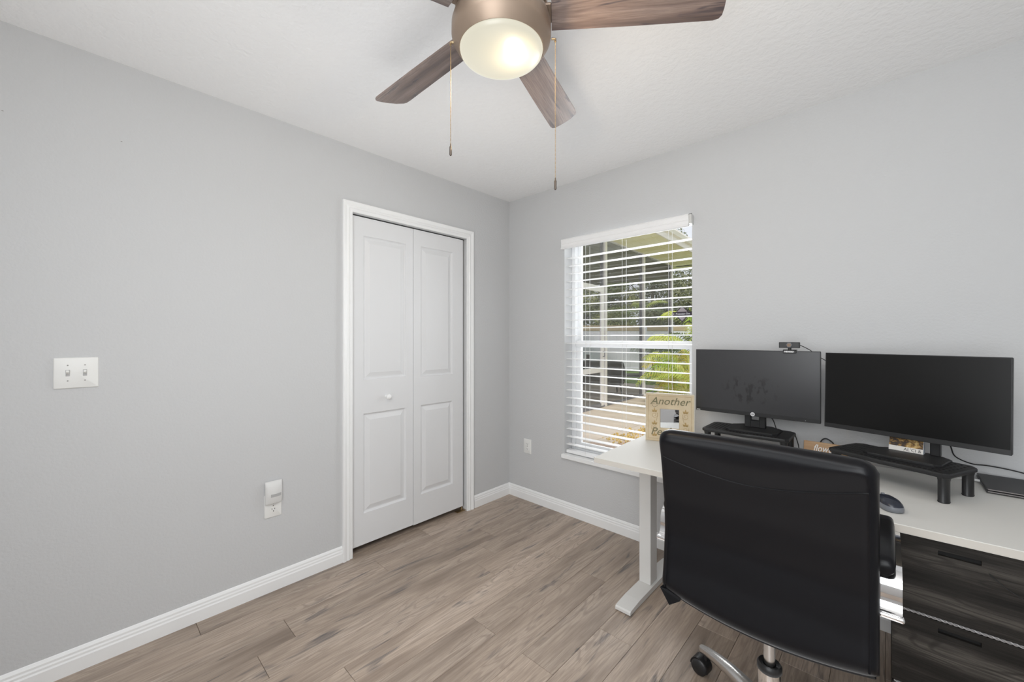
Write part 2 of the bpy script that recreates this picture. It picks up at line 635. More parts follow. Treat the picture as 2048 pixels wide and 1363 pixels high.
b = NB()
bx(b, (-0.9, 0, -0.1), (WX0, T, H + 0.1))
bx(b, (WX1, 0, -0.1), (RX + T, T, H + 0.1))
bx(b, (WX0, 0, -0.1), (WX1, T, WZ0 - 0.03))
bx(b, (WX0, 0, WZ1), (WX1, T, H + 0.1))
struct('wall_back', b, M_wall)
b = NB()
bx(b, (-0.12, RY, -0.1), (0, DY0 - 0.02, H + 0.1))
bx(b, (-0.12, DY1 + 0.02, -0.1), (0, 0, H + 0.1))
bx(b, (-0.12, DY0 - 0.02, DZ + 0.02), (0, DY1 + 0.02, H + 0.1))
struct('wall_left', b, M_wall)
b = NB()
bx(b, (RX, RY, -0.1), (RX + T, 0, H + 0.1))
struct('wall_right', b, M_wall)
b = NB()
bx(b, (-0.9, RY - T, -0.1), (RX + T, RY, H + 0.1))
struct('wall_front', b, M_wall)
b = NB()
bx(b, (-0.9, RY - T, H), (RX + T, T, H + 0.12))
struct('ceiling', b, M_ceil)
# closet behind the bifold door
b = NB()
bx(b, (-0.9, RY, -0.1), (-0.8, 0, H))
bx(b, (-0.8, -1.6, -0.1), (-0.12, -1.5, H))
bx(b, (-0.8, -0.34, -0.1), (-0.12, -0.24, H))
struct('wall_closet', b, M_dark)

# two small nail marks high on the left wall
for ny, nz in ((-2.337, 2.117), (-2.6445, 2.118)):
    b = NB()
    bx(b, (-0.002, ny - 0.0025, nz - 0.0012), (0.0004, ny + 0.0025, nz + 0.0012), 0.0004)
    nh = obj('nail_hole', b, M_screw, bpy.data.objects['wall_left'])

# floor: sub-floor with every laminate plank a piece of its own
b = NB()
bx(b, (-0.8, RY, -0.1), (RX, 0, -0.006))
floor = struct('floor', b, M_groove)
PW, PL = 0.15640, 1.2130
joint0 = {0: -0.880, 1: -1.279, 2: -1.812, 3: -0.745, 4: -0.895, 5: -0.527, 6: -1.207, 7: -0.540, 8: -1.205, 9: -0.86,
          10: -0.30, 11: -0.535, 12: -0.96, 13: -0.520, 14: -1.05, 15: -0.35, 16: -0.8, 17: -0.15, 18: -1.0, 19: -0.5, 20: -0.9}
pm = {}
for i in range(-1, 21):
    x0 = -0.0315 + PW * i
    x1 = x0 + PW
    x0, x1 = max(x0, -0.12), min(x1, RX)
    if x1 - x0 < 0.01:
        continue
    j = joint0.get(i, -0.88)
    while j < 0:
        j += PL
    y1 = j
    while y1 > RY:
        a0, a1 = max(y1 - PL, RY), min(y1, 0.0)
        if a1 - a0 > 0.02:
            key = (round(x1 - x0, 4), round(a1 - a0, 4))
            if key not in pm:
                b = NB()
                w, l, g, c = (x1 - x0) / 2 - 0.0005, (a1 - a0) / 2 - 0.0006, 0.0007, -0.0011
                loft(b, [[(-w, -l, -0.008), (w, -l, -0.008), (w, l, -0.008), (-w, l, -0.008)],
                         [(-w, -l, c), (w, -l, c), (w, l, c), (-w, l, c)],
                         [(-w + g, -l + g, 0), (w - g, -l + g, 0), (w - g, l - g, 0), (-w + g, l - g, 0)]])
                o = obj('plank', b, M_plank, floor)
                pm[key] = o
            else:
                o = pm[key].copy()
                COL.objects.link(o)
            o.location = ((x0 + x1) / 2, (a0 + a1) / 2, 0)
        y1 -= PL


# baseboards
def base_profile():
    return [(0, 0), (0.014, 0), (0.014, 0.052), (0.011, 0.058), (0.011, 0.066), (0.008, 0.072), (0.008, 0.080), (0.003, 0.090), (0, 0.092)]


def baseboard(name, axis, a, bb, sign=1):
    bm = NB()
    if axis == 'y':
        prism(bm, base_profile(), lambda u, v, t: (u, t, v), a, bb)
    elif axis == 'x':
        prism(bm, base_profile(), lambda u, v, t: (t, -u, v), a, bb)
    elif axis == 'yr':
        prism(bm, base_profile(), lambda u, v, t: (RX - u, t, v), a, bb)
    struct(name, bm, M_trim)


baseboard('baseboard_left', 'y', RY, -1.408)
baseboard('baseboard_left', 'y', -0.398, 0)
baseboard('baseboard_back', 'x', 0.0, RX)
baseboard('baseboard_right', 'yr', RY, 0)

# closet door casing
prof = [(0, 0), (0.010, 0), (0.012, 0.004), (0.012, 0.016), (0.017, 0.022), (0.017, 0.030), (0.014, 0.036), (0.019, 0.044), (0.021, 0.056), (0.019, 0.060), (0, 0.060)]
b = NB()
for yy, s in ((DY0, -1), (DY1, 1)):
    lo = [(u, yy + s * v, 0.0) for u, v in prof]
    hi = [(u, yy + s * v, DZ + v) for u, v in prof]
    loft(b, [lo, hi])
loft(b, [[(u, DY0 - v, DZ + v) for u, v in prof], [(u, DY1 + v, DZ + v) for u, v in prof]])
# jamb lining
bx(b, (-0.12, DY0 - 0.02, 0), (0.001, DY0, DZ + 0.02))
bx(b, (-0.12, DY1 + 0.015, 0), (0.001, DY1 + 0.02, DZ + 0.02))
bx(b, (-0.12, DY0, DZ), (0.001, DY1, DZ + 0.02))
struct('trim_1', b, M_trim, smooth=30)


# bifold door
def door_leaf(bm, y0, y1, z0, z1, panels, xf, th=0.032):
    py0, py1 = panels[0][0], panels[0][1]
    ys = [y0, py0, py1, y1]
    zs = [z0]
    for p in panels:
        zs += [p[2], p[3]]
    zs.append(z1)
    P = {}

    def v(y, z, x=xf):
        k = (round(y, 5), round(z, 5), round(x, 5))
        if k not in P:
            P[k] = bm.verts.new((x, y, z))
        return P[k]
    for i in range(3):
        for j in range(len(zs) - 1):
            if i == 1 and j % 2 == 1:
                rings = [(0, 0), (0.005, -0.008), (0.011, -0.0115), (0.018, -0.0105), (0.042, -0.002)]
                prev = None
                for ins, d in rings:
                    a0, a1, c0, c1 = ys[i] + ins, ys[i + 1] - ins, zs[j] + ins, zs[j + 1] - ins
                    cur = [v(a0, c0, xf + d), v(a1, c0, xf + d), v(a1, c1, xf + d), v(a0, c1, xf + d)]
                    if prev:
                        for k in range(4):
                            bm.faces.new((prev[k], prev[(k + 1) % 4], cur[(k + 1) % 4], cur[k]))
                    prev = cur
                bm.faces.new(prev)
            else:
                bm.faces.new((v(ys[i], zs[j]), v(ys[i + 1], zs[j]), v(ys[i + 1], zs[j + 1]), v(ys[i], zs[j + 1])))
    xb = xf - th
    back = [bm.verts.new((xb, y0, z0)), bm.verts.new((xb, y1, z0)), bm.verts.new((xb, y1, z1)), bm.verts.new((xb, y0, z1))]
    bm.faces.new(back)
    bot = [v(y, z0) for y in ys]
    bm.faces.new(bot + [back[1], back[0]])
    top = [v(y, z1) for y in ys]
    bm.faces.new(top + [back[2], back[3]])
    lft = [v(y0, z) for z in zs]
    bm.faces.new(lft + [back[3], back[0]])
    rgt = [v(y1, z) for z in zs]
    bm.faces.new(rgt + [back[2], back[1]])


door = struct_root('door_1', (0, -0.92, 0))
XF = -0.020
b = NB()
door_leaf(b, -1.352, -0.9215, 0.040, 2.038, [(-1.273, -0.975, 0.229, 0.838), (-1.273, -0.975, 1.045, 1.927)], XF)
obj('door_leaf', b, M_door, door, world=True)
b = NB()
door_leaf(b, -0.9185, -0.487, 0.036, 2.038, [(-0.860, -0.583, 0.229, 0.840), (-0.860, -0.583, 1.035, 1.931)], XF)
leaf2 = obj('door_leaf', b, M_door, door, world=True)
b = NB()
bx(b, (XF - 0.045, DY0, DZ - 0.0085), (XF - 0.012, DY1, DZ - 0.0005))
obj('head_track', b, M_dark, door, world=True)
b = NB()
kp = [(0.011, 0.0), (0.008, 0.008), (0.007, 0.014), (0.011, 0.018), (0.0165, 0.024), (0.0175, 0.030), (0.0155, 0.036), (0.009, 0.040), (0.001, 0.041)]
rings = [[(XF + z, -1.118 + r * math.cos(2 * PI * k / 20), 0.929 + r * math.sin(2 * PI * k / 20)) for k in range(20)] for r, z in kp]
loft(b, rings)
obj('door_knob', b, M_trim, door, smooth=60, world=True)
b = NB()
bx(b, (XF - 0.03, -0.545, 0.001), (XF + 0.012, -0.475, 0.005), 0.001)
bx(b, (XF - 0.018, -0.500, 0.004), (XF - 0.006, -0.488, 0.032))
obj('pivot_bracket', b, M_brass, door, world=True)

# ------------------------------------------------------------------ window
win = struct_root('window_1', ((WX0 + WX1) / 2, 0.1, WZ0))
b = NB()
bx(b, (WX0, 0.095, WZ0), (WX0 + 0.033, T, WZ1), 0.002)
bx(b, (WX1 - 0.018, 0.095, WZ0), (WX1, T, WZ1), 0.002)
bx(b, (WX0 + 0.004, 0.0962, WZ0), (WX1 - 0.004, T - 0.001, WZ0 + 0.03), 0.002)
bx(b, (WX0 + 0.004, 0.0962, WZ1 - 0.018), (WX1 - 0.004, T - 0.001, WZ1), 0.002)
obj('window_frame', b, M_vinyl, win, world=True)
b = NB()
MZ0, MZ1 = 1.232, 1.282
for (ya, yb, za, zb, top) in ((0.128, 0.148, MZ0 + 0.01, WZ1 - 0.016, True),):
    bx(b, (WX0 + 0.036, ya, za), (WX0 + 0.066, yb, zb), 0.002)
    bx(b, (WX1 - 0.044, ya, za), (WX1 - 0.018, yb, zb), 0.002)
    bx(b, (WX0 + 0.040, ya + 0.001, zb - 0.02), (WX1 - 0.022, yb - 0.001, zb - 0.001), 0.002)
    bx(b, (WX0 + 0.040, ya + 0.001, za + 0.001), (WX1 - 0.022, yb - 0.001, za + 0.03), 0.002)
obj('upper_sash', b, M_vinyl, win, world=True)
b = NB()
bx(b, (WX0 + 0.034, 0.100, WZ0 + 0.03), (WX0 + 0.078, 0.126, MZ1), 0.002)
bx(b, (WX1 - 0.050, 0.100, WZ0 + 0.03), (WX1 - 0.018, 0.126, MZ1), 0.002)
bx(b, (WX0 + 0.034, 0.096, MZ0), (WX1 - 0.018, 0.126, MZ1), 0.003)
bx(b, (WX0 + 0.038, 0.1012, WZ0 + 0.031), (WX1 - 0.022, 0.125, WZ0 + 0.075), 0.003)
low = obj('lower_sash', b, M_vinyl, win, world=True)
b = NB()
bx(b, (WX0 + 0.064, 0.136, MZ0 + 0.035), (WX1 - 0.042, 0.140, WZ1 - 0.034))
obj('pane', b, M_glass, win, world=True)
b = NB()
bx(b, (WX0 + 0.076, 0.111, WZ0 + 0.073), (WX1 - 0.048, 0.115, MZ0 + 0.002))
obj('pane', b, M_glass, win, world=True)
b = NB()
bx(b, (WX0 - 0.012, -0.028, WZ0 - 0.030), (WX1 + 0.012, 0.0, WZ0), 0.004, 2)
bx(b, (WX0, -0.002, WZ0 - 0.030), (WX1, 0.10, WZ0))
obj('sill', b, M_trim, win, world=True)

# security sticker on the upper pane
st = thing('security_sticker', 'grey and black diamond security sticker with lettered banner stuck to the upper window pane', 'sticker', (1.374, 0.1355, 1.454))
b = NB()
s = 0.052
prism(b, [(-s, 0), (0, -s), (s, 0), (0, s)], lambda u, v, t: (u, t, v), -0.0006, 0)
obj('border', b, M_stickerblk, st)
b = NB()
s = 0.045
prism(b, [(-s, 0), (0, -s), (s, 0), (0, s)], lambda u, v, t: (u, t, v), -0.0010, -0.0006)
obj('diamond_face', b, M_stickergrey, st)
b = NB()
bx(b, (-0.060, -0.0016, -0.0125), (0.060, -0.0010, 0.0125))
obj('banner', b, M_stickerblk, st)
text('lettering', 'Protection One', 0.0165, M_logo, st, at(0.005, -0.0018, -0.0055) @ Matrix.Diagonal((0.84, 1, 1, 1)), depth=0.0001)
b = NB()
bx(b, (-0.057, -0.0019, -0.006), (-0.049, -0.0016, 0.006))
obj('shield_mark', b, M_stickergrey, st)

# blind
bl = thing('window_blind', 'open white horizontal slat blind hanging in the window recess', 'blind', (1.02, 0.03, WZ1 - 0.03))
BX0, BX1 = 0.571, 1.476
slat_b = NB()
n = 6
dep = 0.050
prof_s = []
for k in range(n + 1):
    u = -dep / 2 + dep * k / n
    prof_s.append((u, 0.0024 * (1 - (2 * u / dep) ** 2)))
top_s = [(u, v + 0.0030) for u, v in prof_s]
poly = prof_s + list(reversed(top_s))
prism(slat_b, poly, lambda u, v, t: (t, u, v), BX0 - 1.02, BX1 - 1.02)
first = obj('slat', slat_b, M_slat, bl, smooth=50)
zs_slat = [1.203 + 0.0575 * k for k in range(-12, 13)]
for k, z in enumerate(zs_slat):
    o = first if k == 0 else first.copy()
    if k:
        COL.objects.link(o)
    o.location = (0, 0.010, z - bl.location.z - 0.002)
b = NB()
bx(b, (BX0, 0.014, 0.4505), (BX1, 0.064, 0.473), 0.004, 2)
obj('bottom_rail', b, M_slat, bl, world=True)
b = NB()
bx(b, (BX0, 0.006, WZ1 - 0.044), (BX1, 0.064, WZ1 - 0.002), 0.002)
obj('head_rail', b, M_slat, bl, world=True)
b = NB()
vp = [(-0.026, 1.952), (-0.026, 2.022), (-0.030, 2.026), (-0.038, 2.024), (-0.042, 2.016), (-0.039, 2.010), (-0.037, 1.992), (-0.040, 1.988), (-0.037, 1.984), (-0.037, 1.968), (-0.042, 1.962), (-0.042, 1.955), (-0.036, 1.951)]
prism(b, vp, lambda u, v, t: (t, u, v), 0.5625, 1.474)
bx(b, (0.5625, -0.03, 1.956), (0.572, -0.0005, 2.020), 0.001)
bx(b, (0.60, -0.028, 1.992), (0.62, 0.012, 2.002))
obj('valance', b, M_slat, bl, smooth=40, world=True)
b = NB()
bx(b, (1.475, -0.042, 1.966), (1.492, -0.0005, 2.019), 0.002)
obj('end_bracket', b, M_clearplastic, bl, world=True)
for x in (0.742, 1.028, 1.338):
    for (dx, y) in ((0.0, -0.016 + 0.040 - 0.0265 + 0.013), (0.0, 0.0675)):
        b = NB()
        cyl(b, (x + dx, y, 0.462), (x + dx, y, 1.965), 0.0011, seg=6)
        obj('ladder_cord', b, M_cord, bl, world=True)

# ------------------------------------------------------------------ wall plates


def rr_plate(bm, w, h, t, r=0.004, bev=0.003):
    rings = []
    for ins, d in ((0, 0), (0, t * 0.45), (bev * 0.5, t * 0.85), (bev, t)):
        rings.append([(u, -d, v) for u, v in rounded_rect(w - 2 * ins, h - 2 * ins, r, 4)])
    loft(bm, rings)


def duplex(t, two=True):
    """receptacle faces in the local xz plane, facing -y"""
    for dz in ((0.0195, -0.0195) if two else (-0.0195,)):
        b = NB()
        poly = []
        for k in range(24):
            a = 2 * PI * k / 24
            poly.append((0.0168 * math.cos(a), max(-0.0135, min(0.0135, 0.0175 * math.sin(a))) + dz))
        prism(b, poly, lambda u, v, tt: (u, tt, v), -0.0075, -0.004)
        f = obj('socket_face', b, M_plate, t)
        b = NB()
        bx(b, (-0.0075, -0.0078, dz - 0.001), (-0.0052, -0.0072, dz + 0.0075))
        bx(b, (0.0052, -0.0078, dz), (0.0075, -0.0072, dz + 0.0065))
        cyl(b, (0, -0.0078, dz - 0.0075), (0, -0.0072, dz - 0.0075), 0.0027, seg=10)
        obj('slots', b, M_slotblk, f)
    b = NB()
    cyl(b, (0, -0.0066, 0), (0, -0.0052, 0), 0.003, seg=10)
    obj('screw', b, M_screw, t)


LW = R(90)   # faces +x on the left wall
sw = thing('light_switch', 'white double toggle light switch plate on the grey wall', 'switch', (0, -2.464, 1.166), (0, 0, LW))
b = NB()
rr_plate(b, 0.121, 0.119, 0.0065)
obj('plate', b, M_plate, sw, smooth=30)
for dx in (-0.023, 0.023):
    b = NB()
    bx(b, (dx - 0.0055, -0.0072, -0.0125), (dx + 0.0055, -0.0060, 0.0125), 0.0004)
    tg = obj('toggle_slot', b, M_nightwin, sw)
    b = NB()
    up = Matrix.Translation((dx, -0.006, 0)) @ Matrix.Rotation(R(-28), 4, 'X')
    bx(b, (-0.0042, -0.017, -0.0045), (0.0042, 0.0, 0.0045), 0.001, 1, up)
    obj('toggle', b, M_plate, tg)
    for dz in (0.030, -0.030):
        b = NB()
        cyl(b, (dx, -0.0075, dz), (dx, -0.0055, dz), 0.0024, seg=10)
        obj('screw', b, M_screw, sw)

ol = thing('wall_outlet', 'white duplex outlet plate under the plug-in night light', 'outlet', (0, -1.7745, 0.4375), (0, 0, LW))
b = NB()
rr_plate(b, 0.079, 0.118, 0.006)
obj('plate', b, M_plate, ol, smooth=30)
duplex(ol)
nl = thing('night_light', 'white curved plug-in motion night light in the wall outlet', 'night light', (0, -1.7745, 0.505), (0, 0, LW))
b = NB()
rings = []
for z, d in ((-0.052, 0.0195), (-0.050, 0.025), (-0.046, 0.0275), (0.0, 0.030), (0.035, 0.027), (0.052, 0.020), (0.060, 0.0125), (0.061, 0.010)):
    ring = []
    for k in range(15):
        u = -1 + 2 * k / 14
        ring.append((0.0385 * u, -(0.0078 + (d - 0.006) * math.sqrt(max(0, 1 - 0.72 * u * u)) * (1 if abs(u) < 0.99 else 0.75)), z))
    ring += [(0.0385, -0.0079, z), (-0.0385, -0.0079, z)]
    rings.append(ring)
loft(b, rings)
nlb = obj('lamp_body', b, M_nightlens, nl, smooth=35)
b = NB()
rings = []
for z in (-0.0155, -0.001):
    ring = []
    for k in range(9):
        u = -0.45 + 1.25 * k / 8
        yy = -(0.0078 + 0.0225 * math.sqrt(max(0, 1 - 0.72 * u * u)) + 0.0025)
        ring.append((0.0385 * u, yy, z))
    ring += [(0.0385 * (0.8 - 1.25 * k / 8), -0.02, z) for k in range(9)]
    rings.append(ring)
loft(b, rings)
obj('sensor_window', b, M_nightwin, nlb)
b = NB()
bx(b, (-0.0075, -0.0085, 0.0), (-0.0055, 0.001, 0.006))
obj('plug_prong', b, M_screw, nl)

ol2 = thing('wall_outlet', 'white duplex outlet plate low on the window wall near the corner', 'outlet', (0.205, 0, 0.4315))
b = NB()
rr_plate(b, 0.075, 0.115, 0.006)
obj('plate', b, M_plate, ol2, smooth=30)
duplex(ol2)

# ------------------------------------------------------------------ ceiling fan
FC = (1.473, -1.585)
fan = thing('ceiling_fan', 'bronze ceiling fan with five barnwood blades and a lit frosted bowl', 'ceiling fan', (FC[0], FC[1], 2.44))
fz = lambda z: z - 2.44
b = NB()
lathe(b, [(0.085, fz(2.4395)), (0.088, fz(2.425)), (0.080, fz(2.405)), (0.055, fz(2.395)), (0.055, fz(2.375)), (0.100, fz(2.365)), (0.128, fz(2.350)), (0.138, fz(2.325)), (0.138, fz(2.285)), (0.120, fz(2.272)), (0.105, fz(2.270))], 48)
obj('motor_housing', b, M_bronze, fan, smooth=35)
b = NB()
lathe(b, [(0.100, fz(2.272)), (0.128, fz(2.266)), (0.143, fz(2.254)), (0.1485, fz(2.236)), (0.1490, fz(2.205)), (0.147, fz(2.196)), (0.141, fz(2.186)), (0.132, fz(2.172)), (0.127, fz(2.166)), (0.122, fz(2.168)), (0.118, fz(2.185))], 64)
lk = obj('light_kit_ring', b, M_bronze, fan, smooth=35)
b = NB()
prof_b = []
for k in range(0, 11):
    a = R(90 * k / 10)
    prof_b.append((max(0.0008, 0.1245 * math.cos(a)), fz(2.166) - 0.036 * math.sin(a)))
lathe(b, [(0.1245, fz(2.176))] + prof_b, 64)
obj('light_bowl', b, M_bowl, fan, smooth=60)
b = NB()
# outline of a blade in its own plane, root to tip
outl = [(0.150, -0.052), (0.40, -0.058), (0.585, -0.0635), (0.606, -0.062), (0.618, -0.055), (0.634, -0.030), (0.643, 0.0), (0.648, 0.030), (0.649, 0.050), (0.643, 0.060), (0.628, 0.0645), (0.40, 0.060), (0.150, 0.052)]
prism(b, outl, lambda u, v, t: (u, v, t), -0.003, 0.003)
bd0 = obj('blade', b, M_blade, fan)
b = NB()
bx(b, (0.09, -0.020, 0.003), (0.215, 0.020, 0.007), 0.002)
bx(b, (0.095, -0.030, -0.002), (0.150, 0.030, 0.006), 0.002)
br0 = obj('blade_arm', b, M_bronze, bd0)
for k in range(5):
    if k == 0:
        o = bd0
    else:
        o = bd0.copy()
        COL.objects.link(o)
        c = br0.copy()
        COL.objects.link(c)
        c.parent = o
    o.location = (0, 0, fz(2.266))
    o.rotation_euler = Euler((R(-12), 0, R(36.5 + 72 * k)), 'XYZ')


def pull_chain(px, py, z0, z1, fobmat, label):
    b = NB()
    dx, dy = px - FC[0], py - FC[1]
    z = z0
    k = 0
    tube(b, [(dx * 0.93, dy * 0.93, fz(z0 + 0.004)), (dx, dy, fz(z0 + 0.004)), (dx, dy, fz(z0 - 0.004))], 0.0035, 8)
    while z > z1 + 0.028:
        bmesh.ops.create_icosphere(b, subdivisions=1, radius=0.0017, matrix=Matrix.Translation((dx, dy, fz(z))))
        z -= 0.0040
        k += 1
    ch = obj('pull_chain', b, M_brass, fan, smooth=True)
    b = NB()
    lathe(b, [(0.0008, fz(z1 + 0.038)), (0.0018, fz(z1 + 0.036)), (0.002, fz(z1 + 0.030)), (0.0036, fz(z1 + 0.028)), (0.0036, fz(z1 + 0.004)), (0.0022, fz(z1 + 0.001)), (0.0006, fz(z1))], 12, (dx, dy, 0))
    obj('fob', b, fobmat, ch, smooth=40)


pull_chain(1.359, -1.688, 2.190, 1.851, M_fob, '')
pull_chain(1.590, -1.472, 2.200, 1.748, M_fob, '')
lamp('fan_bulb_glow', 'POINT', (FC[0] + 0.05, FC[1] + 0.015, 2.095), (0, 0, 0), 7.5, (1.0, 0.78, 0.52), shadow_soft_size=0.03)

# ------------------------------------------------------------------ desk
DRZ = R(2.0)
DKH = 0.74
dk = thing('standing_desk', 'white sit-stand desk with square steel legs along the window wall', 'desk', (1.309, -0.797, 0), (0, 0, DRZ))
b = NB()
bx(b, (0, 0, DKH - 0.025), (1.58, 0.70, DKH), 0.0015)
obj('desktop', b, M_desk, dk)
b = NB()
bx(b, (0.001, -0.0006, DKH - 0.0235), (1.579, 0.0006, DKH - 0.0015))
bx(b, (-0.0006, 0.001, DKH - 0.0235), (0.0006, 0.699, DKH - 0.0015))
obj('edge_band', b, M_deskedge, dk)
for (x0, xc) in ((1.366, 1.370), (2.765, 2.769)):
    b = NB()
    bx(b, (xc, -0.455, 0.03), (xc + 0.062, -0.375, DKH - 0.027), 0.004, 2)
    obj('leg', b, M_deskleg, dk, world=True)
    b = NB()
    pr = [(-0.700, 0.004), (-0.700, 0.016), (-0.694, 0.022), (-0.60, 0.030), (-0.23, 0.030), (-0.136, 0.022), (-0.130, 0.016), (-0.130, 0.004)]
    prism(b, pr, lambda u, v, t: (t, u, v), x0, x0 + 0.078)
    ft = obj('foot', b, M_deskleg, dk, world=True)
    for yy in (-0.68, -0.15):
        b = NB()
        cyl(b, (x0 + 0.039, yy, 0.0), (x0 + 0.039, yy, 0.005), 0.014, seg=12)
        obj('levelling_pad', b, M_rubber, ft, world=True)
b = NB()
bx(b, (1.432, -0.44, DKH - 0.067), (2.769, -0.39, DKH - 0.027), 0.003)
obj('cross_beam', b, M_deskleg, dk, world=True)

# ------------------------------------------------------------------ cabinet under the desk
cb = thing('drawer_cabinet', 'black wood-grain drawer cabinet with rope trim under the desk', 'cabinet', (2.53, -0.72, 0))
CX0, CX1, CYF, CYB = 2.331, 2.735, -0.715, -0.13
b = NB()
bx(b, (CX0, CYF + 0.018, 0.0), (CX1, CYB, 0.700), 0.002)
obj('carcass', b, M_cab, cb, world=True)
for k in range(3):
    zt = 0.7035 if k == 0 else 0.4635 - 0.2345 * (k - 1)
    zb = 0.4735 if k == 0 else zt - 0.2245
    b = NB()
    # drawer front with a pull slot cut under its top edge
    sx0, sx1 = CX0 + 0.10, CX0 + 0.185
    z_slot_t = zt - (0.030 if k == 0 else 0.020)
    z_slot_b = z_slot_t - 0.014
    bx(b, (CX0 + 0.001, CYF, zb), (CX1 - 0.001, CYF + 0.017, z_slot_b))
    bx(b, (CX0 + 0.001, CYF, z_slot_t), (CX1 - 0.001, CYF + 0.017, zt))
    bx(b, (CX0 + 0.001, CYF, z_slot_b), (sx0, CYF + 0.017, z_slot_t))
    bx(b, (sx1, CYF, z_slot_b), (CX1 - 0.001, CYF + 0.017, z_slot_t))
    dr = obj('drawer', b, M_cab, cb, world=True)
    b = NB()
    bx(b, (sx0, CYF + 0.012, z_slot_b), (sx1, CYF + 0.0165, z_slot_t))
    obj('pull_slot', b, M_ventdark, dr, world=True)
    if k < 2:
        b = NB()
        zr = zb - 0.005
        for ph in (0, PI):
            pts = []
            for q in range(0, 121):
                x = CX0 + 0.006 + (CX1 - CX0 - 0.012) * q / 120
                a = (x - CX0) * 2 * PI / 0.022 + ph
                pts.append((x, CYF + 0.002 + 0.0022 * math.cos(a), zr + 0.0022 * math.sin(a)))
            tube(b, pts, 0.0023, 6)
        obj('rope_trim', b, M_rope, cb, world=True)

# ------------------------------------------------------------------ monitor risers


def riser(label, cx, cy, rz, style):
    t = thing('monitor_riser', label, 'monitor riser', (cx, cy, DKH), (0, 0, rz), 'monitor risers on the desk')
    w, d, h = 0.372, 0.215, 0.103
    pts = []
    for (x, y) in ((-w / 2, d / 2 - 0.02), (-w / 2, -d / 2 + 0.014), (-w / 2 + 0.014, -d / 2)):
        pts.append((x, y))
    for k in range(1, 12):
        u = k / 12
        x = -w / 2 + 0.014 + (w - 0.028) * u
        bulge = 0.010 * math.exp(-((u - 0.5) / 0.13) ** 2)
        pts.append((x, -d / 2 - bulge))
    pts += [(w / 2 - 0.014, -d / 2), (w / 2, -d / 2 + 0.014), (w / 2, d / 2 - 0.02), (w / 2 - 0.02, d / 2), (-w / 2 + 0.02, d / 2)]
    b = NB()
    ins = lambda q, s: [(x * s, y * s) for x, y in q]
    loft(b, [[(x, y, h - 0.016) for x, y in ins(pts, 0.985)], [(x, y, h - 0.012) for x, y in pts], [(x, y, h - 0.004) for x, y in pts], [(x, y, h) for x, y in ins(pts, 0.985)]])
    top = obj('top_plate', b, M_blackmatte, t, smooth=35)
    b = NB()
    if style == 'slots':
        for k in range(6):
            x = -w / 2 + 0.022 + 0.016 * k
            bx(b, (x, -0.075, h - 0.001), (x + 0.006, 0.075, h + 0.0004))
    else:
        for i in range(5):
            for j in range(11):
                x, y = -w / 2 + 0.02 + 0.017 * i, -0.080 + 0.016 * j
                cyl(b, (x, y, h - 0.001), (x, y, h + 0.0004), 0.0045, seg=6)
        for i in range(3):
            for j in range(7):
                x, y = w / 2 - 0.02 - 0.017 * i, -0.075 + 0.025 * j
                bx(b, (x - 0.004, y, h - 0.001), (x + 0.002, y + 0.012, h + 0.0004))
    # row of vents near the front edge
    for k in range(16):
        x = -0.075 + 0.0145 * k
        bx(b, (x, -d / 2 + 0.012, h - 0.001), (x + 0.009, -d / 2 + 0.022, h + 0.0004))
    vo = obj('vent_holes', b, M_ventdark, top)
    vo['kind'] = 'stuff'
    for sx in (-1, 1):
        for sy in (-1, 1):
            x, y = sx * (w / 2 - 0.022), sy * (d / 2 - 0.026)
            b = NB()
            ring = lambda s, z: [(x + 0.0145 * s * math.cos(2 * PI * k / 18), y + 0.019 * s * math.sin(2 * PI * k / 18), z) for k in range(18)]
            loft(b, [ring(1.08, 0.003), ring(1.0, 0.006), ring(1.0, h - 0.03), ring(1.12, h - 0.02), ring(1.12, h - 0.014)])
            lg = obj('leg', b, M_black, t, smooth=35)
            b = NB()
            loft(b, [ring(0.98, 0.0), ring(0.98, 0.003)])
            obj('foot_pad', b, M_rubber, lg)
    return t


ZR = DKH + 0.103
riser('black steel monitor riser with long vent slots, in the monitor row next to the window', 1.810, -0.172, 0, 'slots')
riser('black steel monitor riser with round vent holes, angled beside the closed laptop', 2.348, -0.289, R(-25.0), 'holes')

# ------------------------------------------------------------------ monitors


def hp_logo(par, x, y, z, r=0.0095):
    b = NB()
    cyl(b, (x, y, z), (x, y - 0.0008, z), r, seg=24)
    lg = obj('logo', b, M_logo, par, smooth=40)
    lt = text('logo_letters', 'hp', r * 1.35, M_black, lg, at(x, y - 0.0009, z - r * 0.28), shear=0.3, depth=0.0001, bold=0.0002)
    return lg


